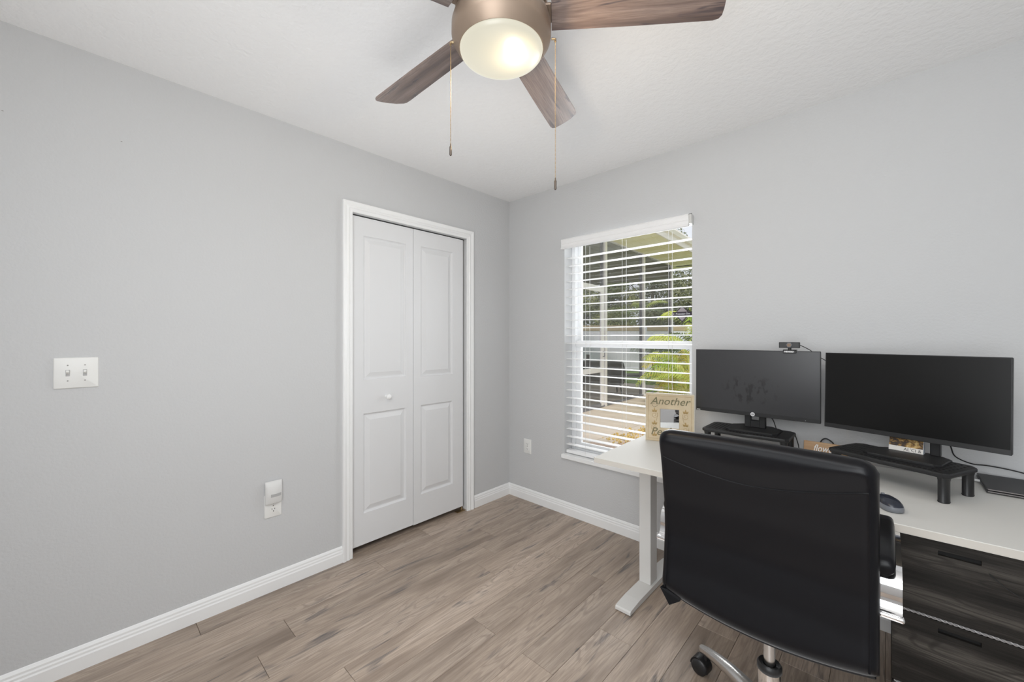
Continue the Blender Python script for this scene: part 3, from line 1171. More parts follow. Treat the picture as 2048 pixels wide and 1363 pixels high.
def monitor(label, cx, cy, rz, base_off, screen_mat, tilt, zb, zt, wid, neck, noff=0.0):
    t = thing('computer_monitor', label, 'monitor', (cx, cy, ZR + 0.0005), (0, 0, rz), 'pair of computer monitors')
    z0 = ZR + 0.0005
    hb, ht = zb - z0, zt - z0
    zc = (hb + ht) / 2
    tm = Matrix.Translation((0, 0, zc)) @ Matrix.Rotation(R(-tilt), 4, 'X') @ Matrix.Translation((0, 0, -zc))
    w = wid / 2
    b = NB()
    bx(b, (-w, 0.002, hb), (w, 0.022, ht), 0.0025, 1, tm)
    bx(b, (-w + 0.05, 0.022, hb + 0.03), (w - 0.05, 0.040, ht - 0.05), 0.008, 2, tm)
    cs = obj('case', b, M_black, t)
    b = NB()
    # thin frame round the panel
    for lo, hi in (((-w, 0, hb), (-w + 0.0035, 0.003, ht)), ((w - 0.0035, 0, hb), (w, 0.003, ht)), ((-w, 0, ht - 0.0035), (w, 0.003, ht))):
        bx(b, lo, hi, 0.0006, 1, tm)
    obj('bezel', b, M_black, cs)
    b = NB()
    bx(b, (-w, -0.0006, hb), (w, 0.004, hb + 0.0185), 0.001, 1, tm)
    ch = obj('chin', b, M_black, t)
    b = NB()
    # the display keeps its own origin in the middle of the panel
    bx(b, (-w + 0.003, -0.0005, -(ht - hb) / 2 + 0.018), (w - 0.003, 0.0015, (ht - hb) / 2 - 0.003))
    sc = obj('screen', b, screen_mat, t)
    sc.matrix_basis = tm @ Matrix.Translation((0, 0.0008, zc))
    hp_logo(ch, 0, -0.0007, hb + 0.0095)
    b = NB()
    bx(b, (-w + 0.005, -0.0012, hb + 0.0035), (-w + 0.022, -0.0005, hb + 0.0065))
    obj('model_badge', b, M_logo, ch)
    b = NB()
    cyl(b, (w - 0.055, -0.0012, hb + 0.007), (w - 0.055, 0, hb + 0.007), 0.0012, seg=8)
    obj('power_light', b, M_print, ch)
    # stand
    bxo, byo = base_off
    b = NB()
    wB, dB = 0.222, 0.185
    pts = [(-wB / 2, -dB / 2 + 0.018), (-wB / 2 + 0.018, -dB / 2), (wB / 2 - 0.018, -dB / 2), (wB / 2, -dB / 2 + 0.018), (wB / 2, dB / 2 - 0.05), (wB / 2 - 0.05, dB / 2), (-wB / 2 + 0.05, dB / 2), (-wB / 2, dB / 2 - 0.05)]
    loft(b, [[(x + bxo, y + byo, 0) for x, y in pts], [(x + bxo, y + byo, 0.006) for x, y in pts], [(x * 0.97 + bxo, y * 0.97 + byo, 0.009) for x, y in pts]])
    obj('base', b, M_blackmatte, t)
    b = NB()
    nx = neck / 2
    y0, y1 = 0.045, 0.068
    top = zc + 0.05
    if noff:
        bx(b, (noff - nx, y0, 0.008), (noff + nx, y1, top), 0.003)
    else:
        bx(b, (-nx, y0, 0.008), (-nx * 0.38, y1, top), 0.003)
        bx(b, (nx * 0.38, y0, 0.008), (nx, y1, top), 0.003)
        bx(b, (-nx, y0 + 0.002, 0.008), (nx, y1 - 0.002, 0.045), 0.003)
        bx(b, (-nx, y0 + 0.002, 0.078), (nx, y1 - 0.002, top), 0.003)
    obj('neck', b, M_black, t)
    b = NB()
    bx(b, (noff - 0.05, 0.030, zc - 0.05), (noff + 0.05, 0.052, zc + 0.05), 0.004)
    obj('mount_plate', b, M_black, t)
    return t, z0


m1, mz = monitor('dark widescreen monitor with smudged screen and a webcam on top', 1.8335, -0.185, 0, (0.0, 0.035), M_lcdsmudge, 0, 0.916, 1.241, 0.536, 0.092)
m2, mz = monitor('dark widescreen monitor turned beside the laptop, calendar card beneath it', 2.371, -0.252, R(-16.0), (0.010, -0.012), M_lcd, 2.2, 0.909, 1.237, 0.530, 0.028, 0.072)
b = NB()
tube(b, smooth_path([(0.055, 0.06, 0.085), (0.075, 0.07, 0.05), (0.088, 0.075, 0.008), (0.10, 0.085, 0.004)]), 0.0022, 8)
obj('video_cord', b, M_cable, m1)

# webcam
wc = thing('webcam', 'small black bar webcam clipped on top of the smudged monitor', 'webcam', (1.986, -0.186, 1.2415))
b = NB()
bx(b, (-0.041, -0.012, 0.0135), (0.039, 0.012, 0.0405), 0.002, 2)
obj('camera_body', b, M_black, wc)
b = NB()
lathe(b, [(0.0125, 0.0), (0.0125, 0.006), (0.0105, 0.008), (0.0100, 0.0065)], 6)
for v in b.verts:
    v.co = Vector((v.co.x, -0.011 - v.co.z, v.co.y + 0.0275))
ln = obj('lens_housing', b, M_mousegrey, wc)
b = NB()
cyl(b, (0, -0.0205, 0.0275), (0, -0.018, 0.0275), 0.0078, seg=20)
obj('lens', b, M_lens, ln, smooth=40)
b = NB()
cyl(b, (0, 0, 0.004), (0, 0, 0.014), 0.007, seg=14)
obj('swivel', b, M_black, wc)
b = NB()
bx(b, (-0.026, -0.009, -0.0115), (0.026, -0.0022, 0.0055), 0.002, 2)
bx(b, (-0.026, -0.009, 0.0005), (0.026, 0.028, 0.0055), 0.0015)
bx(b, (-0.022, 0.0245, -0.03), (0.022, 0.029, 0.004), 0.0015)
cp = obj('clip', b, M_black, wc)
text('lettering', 'NEXIGO', 0.0098, M_print, cp, at(-0.0015, -0.0092, -0.0065), depth=0.0002, bold=0.00035)
b = NB()
tube(b, smooth_path([(0.039, 0.004, 0.027), (0.055, 0.012, 0.018), (0.076, 0.034, 0.002), (0.10, 0.075, -0.025), (0.128, 0.085, -0.046), (0.16, 0.09, -0.075), (0.19, 0.09, -0.14)]), 0.0017, 8)
obj('usb_cord', b, M_cable, wc, smooth=True)

# ------------------------------------------------------------------ sign with mirror
sg = thing('framed_mirror_sign', 'cream wooden sign with vine scrolls, lettering and a small square mirror', 'sign', (1.347, -0.327, DKH), (0, 0, R(20)))
SW, SH, SD = 0.244, 0.260, 0.017
ox0, ox1, oz0, oz1 = 0.30 * SW, 0.705 * SW, SH * 0.275, SH * 0.685
b = NB()


def ring4(x0, x1, z0, z1, y):
    return [(x0, y, z0), (x1, y, z0), (x1, y, z1), (x0, y, z1)]


loft(b, [ring4(0.004, SW - 0.004, 0.004, SH - 0.004, SD), ring4(0, SW, 0, SH, SD - 0.003), ring4(0, SW, 0, SH, 0.003), ring4(0.003, SW - 0.003, 0.003, SH - 0.003, 0.0), ring4(0.012, SW - 0.012, 0.012, SH - 0.012, 0.0),
         ring4(0.014, SW - 0.014, 0.014, SH - 0.014, 0.0018), ring4(0.016, SW - 0.016, 0.016, SH - 0.016, 0.0),
         ring4(ox0, ox1, oz0, oz1, 0.0), ring4(ox0 + 0.003, ox1 - 0.003, oz0 + 0.003, oz1 - 0.003, 0.010)], cap=True)
obj('board', b, M_frame, sg)
b = NB()
bx(b, (ox0 + 0.002, 0.0085, oz0 + 0.002), (ox1 - 0.002, 0.0105, oz1 - 0.002))
obj('mirror', b, M_mirror, sg)
b = NB()
e = 0.0022
bx(b, (-0.0012, -0.0006, -0.0), (e, SD + 0.0006, SH + 0.0012))
bx(b, (SW - e, -0.0006, -0.0), (SW + 0.0012, SD + 0.0006, SH + 0.0012))
bx(b, (-0.0012, -0.0006, SH - e), (SW + 0.0012, SD + 0.0006, SH + 0.0012))
obj('edge_trim', b, M_frameedge, sg)
text('lettering', 'Another', 0.057, M_frametxt, sg, at(SW * 0.50, -0.0006, SH * 0.775), shear=0.32, depth=0.0004, bold=0.0002)
b = NB()
tube(b, smooth_path([(0.062, -0.0008, 0.196), (0.046, -0.0008, 0.186), (0.034, -0.0008, 0.196), (0.038, -0.0008, 0.206), (0.046, -0.0008, 0.203)], 6), 0.0022, 6, flat=0.3)
obj('swash', b, M_frametxt, sg)
text('lettering', 'Perfect', 0.057, M_frametxt, sg, at(SW * 0.44, -0.0006, SH * 0.135), shear=0.32, depth=0.0004, bold=0.0002)


def leaf2d(bm, x, z, a, L, W):
    ca, sa = math.cos(a), math.sin(a)
    pts = [(0, 0), (0.35 * L, W / 2), (0.7 * L, W * 0.38), (L, 0), (0.7 * L, -W * 0.38), (0.35 * L, -W / 2)]
    prism(bm, [(x + u * ca - v * sa, z + u * sa + v * ca) for u, v in pts], lambda u, v, t: (u, t, v), -0.0009, 0.0)


def vine(x, flip):
    b = NB()
    f = -1 if flip else 1
    for z0, dr_ in ((0.115, 1), (0.045, -1)):
        pts = []
        for k in range(22):
            a = k / 21 * 2 * PI * 1.35
            r = 0.0042 + 0.0145 * (k / 21)
            pts.append((x + f * dr_ * (r * math.sin(a)) * 0.9, -0.0006, z0 + 0.028 - r * math.cos(a) * 1.0))
        tube(b, pts, 0.0016, 5, flat=0.4)
        tube(b, smooth_path([(x + f * dr_ * 0.015, -0.0006, z0 + 0.026), (x + f * 0.010, -0.0006, z0 + 0.0), (x, -0.0006, z0 - 0.012)], 5), 0.0011, 5, flat=0.4)
    for z0 in (0.160, 0.092, 0.030):
        for a, L in ((90, 0.026), (35, 0.022), (145, 0.022), (10, 0.016), (170, 0.016)):
            leaf2d(b, x, z0, R(a), L * 0.85, 0.0085)
    o = obj('vine_ornament', b, M_framegold, sg)


vine(0.046, False)
vine(SW - 0.042, True)

# ------------------------------------------------------------------ small things on the desk
ws = thing('wooden_word_block', 'small brown wooden block with white script leaning on the wall', 'sign', (2.024, -0.075, DKH + 0.0004), (R(-14), 0, 0))
b = NB()
bx(b, (0, 0, 0), (0.165, 0.018, 0.070), 0.002, 1)
obj('block', b, M_pine, ws)
text('lettering', 'flowers', 0.044, M_print, ws, at(0.085, -0.0006, 0.027) @ Matrix.Diagonal((0.72, 1, 1, 1)), shear=0.3, depth=0.0003, bold=0.0001)

cl = NB()
tube(cl, smooth_path([(2.075, -0.03, DKH + 0.003), (2.082, -0.03, 0.79), (2.092, -0.03, 0.815), (2.107, -0.03, 0.8235), (2.124, -0.03, 0.815), (2.135, -0.03, 0.802), (2.146, -0.03, 0.77), (2.16, -0.03, DKH + 0.003)]), 0.0028, 8)
tag(obj('cable_loop', cl, M_cable, smooth=True), 'short black cable loop standing behind the wooden word block', 'cable')
cl = NB()
tube(cl, smooth_path([(1.995, -0.10, 0.835), (2.003, -0.075, 0.79), (2.012, -0.085, 0.750), (2.03, -0.12, DKH + 0.0025), (2.06, -0.17, DKH + 0.0025), (2.14, -0.20, DKH + 0.0025)]), 0.0023, 8)
tag(obj('power_cable', cl, M_cable, smooth=True), 'black cable hanging off the end of the slotted monitor riser', 'cable')
cl = NB()
tube(cl, smooth_path([(2.485, -0.10, 0.93), (2.505, -0.075, 0.868), (2.520, -0.05, 0.826), (2.565, -0.022, 0.801), (2.606, -0.018, 0.801), (2.66, -0.016, 0.797), (2.72, -0.016, 0.786), (2.80, -0.02, 0.765), (2.86, -0.03, DKH + 0.003)]), 0.0023, 8)
tag(obj('power_cable', cl, M_cable, smooth=True), 'black cable dropping from the angled monitor and running behind the laptop', 'cable')
cl = NB()
tube(cl, smooth_path([(2.50, -0.50, 0.668), (2.50, -0.55, 0.664), (2.515, -0.66, 0.652), (2.535, -0.722, 0.640), (2.57, -0.724, 0.612), (2.62, -0.724, 0.590), (2.68, -0.724, 0.583), (2.74, -0.724, 0.60), (2.752, -0.68, 0.66), (2.752, -0.55, 0.70)]), 0.0014, 6)
tag(obj('thin_cable', cl, M_cable, smooth=True), 'thin black cable drooping across the front of the drawer cabinet', 'cable')

# calendar card on the monitor base
cd = thing('calendar_card', 'folded tent card with golden harvest picture under the angled monitor', 'card', (2.324, -0.208, ZR + 0.0098), (0, 0, R(-15.5)))
lean = Matrix.Rotation(R(-12), 4, 'X')
b = NB()
bx(b, (0, 0, 0), (0.100, 0.0012, 0.068), mtx=lean)
obj('front_sheet', b, M_card, cd)
b = NB()
bx(b, (0.0005, -0.0005, 0.018), (0.0995, 0.0, 0.0675), mtx=lean)
obj('picture', b, M_photo, cd)
b = NB()
bx(b, (0.020, -0.0008, 0.0500), (0.080, -0.0004, 0.0530), mtx=lean)
obj('white_bar', b, M_print, cd)
text('lettering', "AL'CI &", 0.016, M_black, cd, lean @ at(0.070, -0.0003, 0.0035), depth=0.0001)
b = NB()
loft(b, [[(0.100, 0.0005, 0), (0.100, 0.022, 0), (0.100, 0.013, 0.066)], [(0.1012, 0.0005, 0), (0.1012, 0.022, 0), (0.1012, 0.013, 0.066)]])
bx(b, (0, 0.022, 0), (0.100, 0.0232, 0.067), mtx=Matrix.Translation((0, 0.022, 0)) @ Matrix.Rotation(R(8), 4, 'X') @ Matrix.Translation((0, -0.022, 0)))
obj('back_sheet', b, M_cardside, cd)

# mouse
ms = thing('computer_mouse', 'dark wireless mouse with grey skirt on the white desktop', 'mouse', (2.322, -0.622, DKH + 0.0005), (0, 0, R(28)))


def mouse_ring(z, s, dz=0):
    out = []
    for k in range(28):
        a = 2 * PI * k / 28
        x = 0.030 * s * (abs(math.cos(a)) ** 0.85) * (1 if math.cos(a) > 0 else -1)
        y = 0.052 * s * (abs(math.sin(a)) ** 0.85) * (1 if math.sin(a) > 0 else -1)
        x *= 1 - 0.10 * math.cos(2 * PI * (y / 0.104))
        out.append((x, y, z + dz * (1 - (y / 0.06) ** 2)))
    return out


b = NB()
loft(b, [mouse_ring(0.0, 0.92), mouse_ring(0.003, 1.0), mouse_ring(0.012, 1.02), mouse_ring(0.017, 0.98, 0.003)])
obj('skirt', b, M_mousegrey, ms, smooth=50)
b = NB()
loft(b, [mouse_ring(0.016, 0.975, 0.003), mouse_ring(0.021, 0.92, 0.005), mouse_ring(0.026, 0.76, 0.008), mouse_ring(0.029, 0.48, 0.009), mouse_ring(0.030, 0.18, 0.0095)])
obj('shell', b, M_mousetop, ms, smooth=50)
b = NB()
cyl(b, (-0.0035, 0.026, 0.034), (0.0035, 0.026, 0.034), 0.006, seg=14)
obj('scroll_wheel', b, M_mousegrey, ms, smooth=40)
b = NB()
bmesh.ops.create_icosphere(b, subdivisions=1, radius=0.0022, matrix=Matrix.Translation((-0.026, -0.022, 0.0135)))
obj('indicator', b, M_orange, ms)

# laptop
lp = thing('laptop', 'closed charcoal laptop with metal front edge at the end of the desk', 'laptop', (2.583, -0.207, DKH + 0.001), (0, 0, R(1.5)))
lm = Matrix.Rotation(R(3.2), 4, 'X')
b = NB()
bx(b, (0, 0, 0.001), (0.33, 0.186, 0.0085), 0.002, 2, lm)
obj('keyboard_base', b, M_laptop, lp)
b = NB()
bx(b, (0.001, 0, 0.0105), (0.329, 0.186, 0.0165), 0.0018, 2, lm)
obj('lid', b, M_laptop, lp)
b = NB()
bx(b, (0.004, -0.0008, 0.0120), (0.326, 0.0012, 0.0158), mtx=lm)
bx(b, (0.004, -0.0008, 0.0040), (0.326, 0.0012, 0.0078), mtx=lm)
obj('front_edge', b, M_laptopedge, lp)
b = NB()
bx(b, (0.012, 0.172, -0.008), (0.318, 0.189, 0.0125), 0.003, 2, lm)
obj('hinge_bar', b, M_black, lp)
b = NB()
tube(b, smooth_path([(0.0, 0.118, 0.0125), (-0.03, 0.119, 0.0125), (-0.06, 0.121, 0.009), (-0.11, 0.135, 0.004)]), [0.0045] * 9 + [0.0028] * 16, 8)
obj('charging_plug', b, M_whitecable, lp, smooth=True)

# ------------------------------------------------------------------ office chair
CC = (2.056, -1.000)
chp = thing('office_chair', 'black leather office chair with chrome arms seen from behind', 'chair', (CC[0], CC[1], 0))
HW = 0.2535


def back_y(z):
    """depth of the middle of the backrest against height (world y)"""
    pts = [(0.47, -1.203), (0.52, -1.192), (0.60, -1.178), (0.70, -1.168), (0.80, -1.174), (0.90, -1.192), (0.98, -1.208), (1.04, -1.222)]
    for (z0, y0), (z1, y1) in zip(pts, pts[1:]):
        if z <= z1:
            u = (z - z0) / (z1 - z0)
            u = max(0, u)
            return y0 + (y1 - y0) * u
    return pts[-1][1]


def seam_z(x):
    """height of the curved seam across the back, x measured from the middle"""
    u = min(1.0, abs(x + 0.02) / 0.25)
    return 0.9005 + 0.050 * u ** 1.7


def zbot(x):
    return 0.483 + 0.040 * (abs(x) / HW) ** 2


ZT = 1.0225
NX, NZ = 40, 46
b = NB()
rings = []
# loft from the bottom to the top; each ring runs round the cross-section, rear face first
prof_t = []
for i in range(NZ + 1):
    t = i / NZ
    prof_t.append(0.5 - 0.5 * math.cos(PI * t))     # denser at both ends
for t in prof_t:
    ring = []
    m = 40
    samples = []
    for k in range(m + 1):
        a = -1 + 2 * k / m
        samples.append(math.copysign(abs(a) ** 0.6, a))
    seq = [(s, -1) for s in samples] + [(s, 1) for s in reversed(samples)]
    for s, side in seq:
        x = HW * s
        zb = zbot(x)
        corner = 0.034 * (1 - math.sqrt(1 - min(1.0, max(0.0, (abs(s) - 0.84) / 0.16)) ** 2 * 0.96))
        z = zb + (ZT - corner - zb) * t
        # thickness with rounded ends and sides
        dz = min(z - zb, ZT - corner - z)
        endr = 0.034
        e = 1.0 if dz > endr else math.sqrt(max(0.0, 1 - ((endr - dz) / endr) ** 2))
        dx = HW - abs(x)
        sr = 0.026
        se = 1.0 if dx > sr else math.sqrt(max(0.0, 1 - ((sr - dx) / sr) ** 2))
        th = 0.034 * e * (0.22 + 0.78 * se)
        yc = back_y(z) - 0.016 * (1 - (x / HW) ** 2) * (-1)
        bulge = 0.0
        if side < 0:
            dsm = z - seam_z(x)
            bulge = 0.006 * max(0.0, 1 - abs(dsm - 0.055) / 0.055) * se * e
        ring.append((x + CC[0], yc + side * (th + (bulge if side < 0 else 0)), z))
    rings.append(ring)
loft(b, rings)
bk = obj('backrest', b, M_leather, chp, smooth=70, world=True)


def rear(x, z, off=0.0):
    dx = HW - abs(x)
    sr = 0.026
    se = 1.0 if dx > sr else math.sqrt(max(0.0, 1 - ((sr - dx) / sr) ** 2))
    return (x + CC[0], back_y(z) + 0.016 * (1 - (x / HW) ** 2) - 0.034 * (0.22 + 0.78 * se) + off, z)


b = NB()
pts = []
for k in range(41):
    x = -0.236 + 0.472 * k / 40
    pts.append(rear(x, seam_z(x), 0.0004))
tube(b, pts, 0.0026, 8)
obj('yoke_seam', b, M_leatherdark, bk, smooth=True, world=True)
for sx in (-1, 1):
    b = NB()
    pts = []
    for k in range(33):
        z = 0.535 + 0.452 * k / 32
        pts.append(rear(sx * 0.2365, z, 0.0012))
    tube(b, pts, 0.0024, 6)
    obj('side_piping', b, M_leather, bk, smooth=True, world=True)
# hem along the underside and the loose flap at its corner
b = NB()
pts = []
for k in range(31):
    x = -0.245 + 0.49 * k / 30
    pts.append((x + CC[0], back_y(zbot(x)) + 0.016 * (1 - (x / HW) ** 2), zbot(x) + 0.002))
tube(b, pts, 0.010, 8)
obj('bottom_hem', b, M_leatherdark, bk, smooth=True, world=True)
b = NB()
fx, fy = CC[0] - HW, back_y(0.5)
P0 = [(fx + 0.004, fy - 0.026, 0.530), (fx + 0.030, fy - 0.020, 0.483), (fx + 0.058, fy - 0.006, 0.500), (fx + 0.060, fy + 0.004, 0.520), (fx + 0.010, fy - 0.006, 0.535)]
loft(b, [P0, [(x, y + 0.004, z) for x, y, z in P0]])
obj('loose_flap', b, M_leatherdark, bk, world=True)
# seat
b = NB()
rings = []
for (s, z) in ((0.90, 0.462), (0.98, 0.470), (1.0, 0.490), (1.0, 0.515), (0.96, 0.540), (0.86, 0.556), (0.5, 0.560)):
    rings.append([(CC[0] + u * s, -0.905 + v * s, z) for u, v in rounded_rect(0.46, 0.48, 0.07, 6)])
loft(b, rings)
obj('seat', b, M_leather, chp, smooth=60, world=True)
b = NB()
bx(b, (CC[0] - 0.09, -1.06, 0.430), (CC[0] + 0.09, -0.84, 0.463), 0.006)
obj('tilt_mechanism', b, M_black, chp, world=True)


def band(bm, path, xc, w, th):
    """flat bar of width w along x that follows a path in the yz plane"""
    pts = [Vector((0, p[0], p[1])) for p in path]
    rings = []
    for i, p in enumerate(pts):
        d = (pts[min(i + 1, len(pts) - 1)] - pts[max(i - 1, 0)]).normalized()
        nrm = Vector((0, -d.z, d.y))
        rings.append([(xc - w / 2, *(p + nrm * th / 2)[1:]), (xc + w / 2, *(p + nrm * th / 2)[1:]), (xc + w / 2, *(p - nrm * th / 2)[1:]), (xc - w / 2, *(p - nrm * th / 2)[1:])])
    loft(bm, rings)


for sx in (-1, 1):
    xa = CC[0] + 0.003 + sx * 0.2585
    b = NB()
    path = [Vector((0, y, z)) for y, z in ((-0.80, 0.725), (-0.90, 0.738), (-1.05, 0.741), (-1.10, 0.737), (-1.122, 0.722), (-1.128, 0.700), (-1.130, 0.672), (-1.138, 0.657), (-1.152, 0.649))]
    path = smooth_path(path, 5)
    band(b, [(p.y, p.z) for p in path], xa, 0.062, 0.007)
    path2 = smooth_path([(0, -1.138, 0.651), (0, -1.10, 0.640), (0, -1.00, 0.628), (0, -0.90, 0.62), (0, -0.80, 0.628), (0, -0.775, 0.66), (0, -0.785, 0.705), (0, -0.80, 0.725)], 5)
    band(b, [(p.y, p.z) for p in path2], xa, 0.050, 0.008)
    bx(b, (xa - 0.022, -0.96, 0.50), (xa - sx * 0.03 + 0.014, -0.88, 0.625), 0.004)
    am = obj('armrest', b, M_chrome, chp, smooth=40, world=True)
    b = NB()
    bx(b, (xa - 0.035, -1.158, 0.6425), (xa + 0.035, -1.141, 0.6555), 0.005, 3)
    obj('end_bar', b, M_chrome, am, smooth=40, world=True)
    b = NB()
    rings = []
    for y, s, dz in ((-1.140, 0.70, -0.010), (-1.136, 0.92, -0.006), (-1.120, 1.0, -0.001), (-1.0, 1.0, 0.006), (-0.88, 0.97, 0.006), (-0.82, 0.9, 0.0), (-0.80, 0.6, -0.004)):
        rings.append([(xa - sx * 0.004 + u * s, y, 0.761 + dz + v * s) for u, v in rounded_rect(0.048, 0.036, 0.015, 4)])
    loft(b, rings)
    obj('arm_pad', b, M_leather, am, smooth=60, world=True)
# column and base
b = NB()
cyl(b, (CC[0], CC[1], 0.29), (CC[0], CC[1], 0.43), 0.0155, seg=24)
obj('gas_column', b, M_brushed, chp, smooth=40, world=True)
b = NB()
lathe(b, [(0.030, 0.10), (0.030, 0.285), (0.028, 0.290)], 28, (CC[0], CC[1], 0))
sl = obj('column_sleeve', b, M_chrome, chp, smooth=40, world=True)
b = NB()
lathe(b, [(0.0305, 0.280), (0.0335, 0.284), (0.0335, 0.298), (0.029, 0.304), (0.018, 0.300), (0.017, 0.292)], 28, (CC[0], CC[1], 0))
obj('collar', b, M_black, chp, smooth=40, world=True)
b = NB()
lathe(b, [(0.045, 0.115), (0.052, 0.125), (0.050, 0.185), (0.036, 0.20), (0.031, 0.205)], 28, (CC[0], CC[1], 0))
obj('hub', b, M_chrome, chp, smooth=40, world=True)
b = NB()
rings = []
for r, w, z, h in ((0.035, 0.026, 0.168, 0.042), (0.10, 0.025, 0.166, 0.040), (0.17, 0.023, 0.155, 0.037), (0.24, 0.021, 0.137, 0.034), (0.30, 0.019, 0.117, 0.031), (0.330, 0.0175, 0.105, 0.029), (0.340, 0.013, 0.101, 0.022)):
    ring = []
    for k in range(16):
        a = 2 * PI * k / 16
        c, s = math.cos(a), math.sin(a)
        ring.append((r, w * math.copysign(abs(c) ** 0.7, c), z - h / 2 + h / 2 * (1.15 * s if s > 0 else s)))
    rings.append(ring)
loft(b, rings)
lg0 = obj('base_leg', b, M_brushed, chp, smooth=50)


def caster_mesh():
    b = NB()
    for s in (-1, 1):
        lathe(b, [(0.010, 0.0), (0.027, 0.001), (0.030, 0.005), (0.030, 0.015), (0.026, 0.019), (0.008, 0.020)], 24)
        vs = b.verts[-24 * 6:] if hasattr(b.verts, '__getitem__') and False else None
    b.free()
    b = NB()
    for s in (-1, 1):
        prof = [(0.008, 0.004), (0.027, 0.004), (0.030, 0.008), (0.030, 0.020), (0.025, 0.025), (0.006, 0.027)]
        rings = [[(r * math.cos(2 * PI * k / 24), s * y, 0.030 + r * math.sin(2 * PI * k / 24)) for k in range(24)] for r, y in prof]
        loft(b, rings)
    # hood over the wheels
    hood = []
    for y in (-0.020, 0.020):
        ring = []
        for k in range(13):
            a = R(-20 + 200 * k / 12)
            ring.append((0.034 * math.cos(a), y, 0.031 + 0.034 * math.sin(a)))
        ring += [(0.031 * math.cos(R(180 - 200 * k / 12)), y, 0.031 + 0.031 * math.sin(R(180 - 200 * k / 12))) for k in range(13)]
        hood.append(ring)
    loft(b, hood)
    cyl(b, (0.016, 0, 0.05), (0.016, 0, 0.094), 0.006, seg=10)
    return b


cs0 = None
angs = [141.6 + 72 * k for k in range(5)]
for k, ang in enumerate(angs):
    o = lg0 if k == 0 else lg0.copy()
    if k:
        COL.objects.link(o)
    o.rotation_euler = (0, 0, R(ang))
    if cs0 is None:
        c = obj('caster', caster_mesh(), M_black, o, smooth=40)
        cs0 = c
    else:
        c = cs0.copy()
        COL.objects.link(c)
        c.parent = o
    rzc = [-150, 40, 100, 200, -60][k]
    q = Matrix.Rotation(R(rzc), 4, 'Z') @ Vector((0.016, 0, 0))
    c.location = (0.318 - q.x, -q.y, 0)
    c.rotation_euler = (0, 0, R(rzc))

# ------------------------------------------------------------------ outside: ground and porch wing
GZ = -0.10
b = NB()
bx(b, (-40, T + 0.01, GZ - 0.35), (25, 60, GZ - 0.03))
struct('lawn', b, M_grass)
patio = struct_root('patio', (0, 0, GZ))
xs = [-7.0, -5.2, -3.4, -1.9, -0.615, 0.9, 2.4, 4.0]
ysl = [T + 0.02, 1.2, 2.75, 4.3, 5.85, 7.4, 9.1]
for i in range(len(xs) - 1):
    for j in range(len(ysl) - 1):
        if (i == 4 and j == 1):
            continue
        b = NB()
        bx(b, (xs[i] + 0.006, ysl[j] + 0.006, GZ - 0.08), (xs[i + 1] - 0.006, ysl[j + 1] - 0.006, GZ), 0.004)
        obj('slab', b, M_concrete, patio, world=True)
# the bay nearest the window is laid in smaller pavers
px0 = xs[4]
for i in range(5):
    for j in range(7):
        b = NB()
        w, l = (xs[5] - xs[4]) / 5, (ysl[2] - ysl[1]) / 7
        z = GZ + random.uniform(-0.003, 0.001)
        bx(b, (px0 + w * i + 0.005, ysl[1] + l * j + 0.005, GZ - 0.08), (px0 + w * (i + 1) - 0.005, ysl[1] + l * (j + 1) - 0.005, z), 0.006)
        obj('paver', b, M_paver if i or j < 5 else M_concrete, patio, world=True)
# straw-coloured pebbles and fallen leaves on the patio
b = NB()
for k in range(420):
    cxp, cyp = random.choice(((-0.36, 2.70), (-0.30, 3.25), (-0.05, 3.0)))
    x, y = random.gauss(cxp, 0.10), random.gauss(cyp, 0.13)
    s = random.uniform(0.012, 0.026)
    mt = Matrix.Translation((x, y, GZ + s * 0.3 + abs(random.gauss(0, 0.012)))) @ Euler((random.random() * 3, random.random() * 3, 0)).to_matrix().to_4x4() @ Matrix.Diagonal((s, s * 0.7, s * 0.5, 1))
    bmesh.ops.create_icosphere(b, subdivisions=1, radius=1.0, matrix=mt)
tag(obj('straw_gravel', b, M_pebble), 'straw coloured gravel scattered on the patio outside the window', 'gravel', kind='stuff')

WA = Vector((-1.9, 3.93, 0))
WU = Vector((-0.053, 0.9986, 0)).normalized()
WN = Vector((WU.y, -WU.x, 0))      # towards the house front garden (+x)
WMAT = Matrix((( WU.x, WN.x, 0, WA.x), (WU.y, WN.y, 0, WA.y), (0, 0, 1, 0), (0, 0, 0, 1)))
# local porch axes: x along the wing, y outwards (+x world), z up
porch = thing('screened_porch', 'white framed screened porch with dark ceiling outside the window', 'porch', (WA.x, WA.y, 0), (0, 0, math.atan2(WU.y, WU.x)))
# after that rotation local +x = WU, local +y = -WN
PT = 3.34


def pbox(name, lo, hi, m, par=None, bev=0.003):
    b = NB()
    lo2 = (lo[0], -hi[1], lo[2])
    hi2 = (hi[0], -lo[1], hi[2])
    bx(b, lo2, hi2, bev)
    return obj(name, b, m, par or porch)


for s in (-1.2, 0.945, 2.95, 4.97):
    pbox('post', (s - 0.075, -0.05, GZ), (s + 0.075, 0.0, PT), M_alugrey)
    pbox('post', (s - 0.02, 0.0, GZ), (s + 0.06, 0.05, PT), M_alu)
pbox('front_beam', (-2.5, -0.06, PT), (5.1, 0.07, PT + 0.16), M_alu)
pbox('base_rail', (-2.5, -0.04, GZ), (5.05, 0.04, GZ + 0.03), M_alugrey)
for (s0, s1) in ((-1.12, -0.02), (1.03, 2.87), (3.03, 4.9)):
    pbox('screen_panel', (s0, -0.012, GZ + 0.03), (s1, -0.009, PT), M_screen, bev=0)
pbox('screen_panel', (0.0, -0.012, 2.33), (0.87, -0.009, PT), M_screen, bev=0)
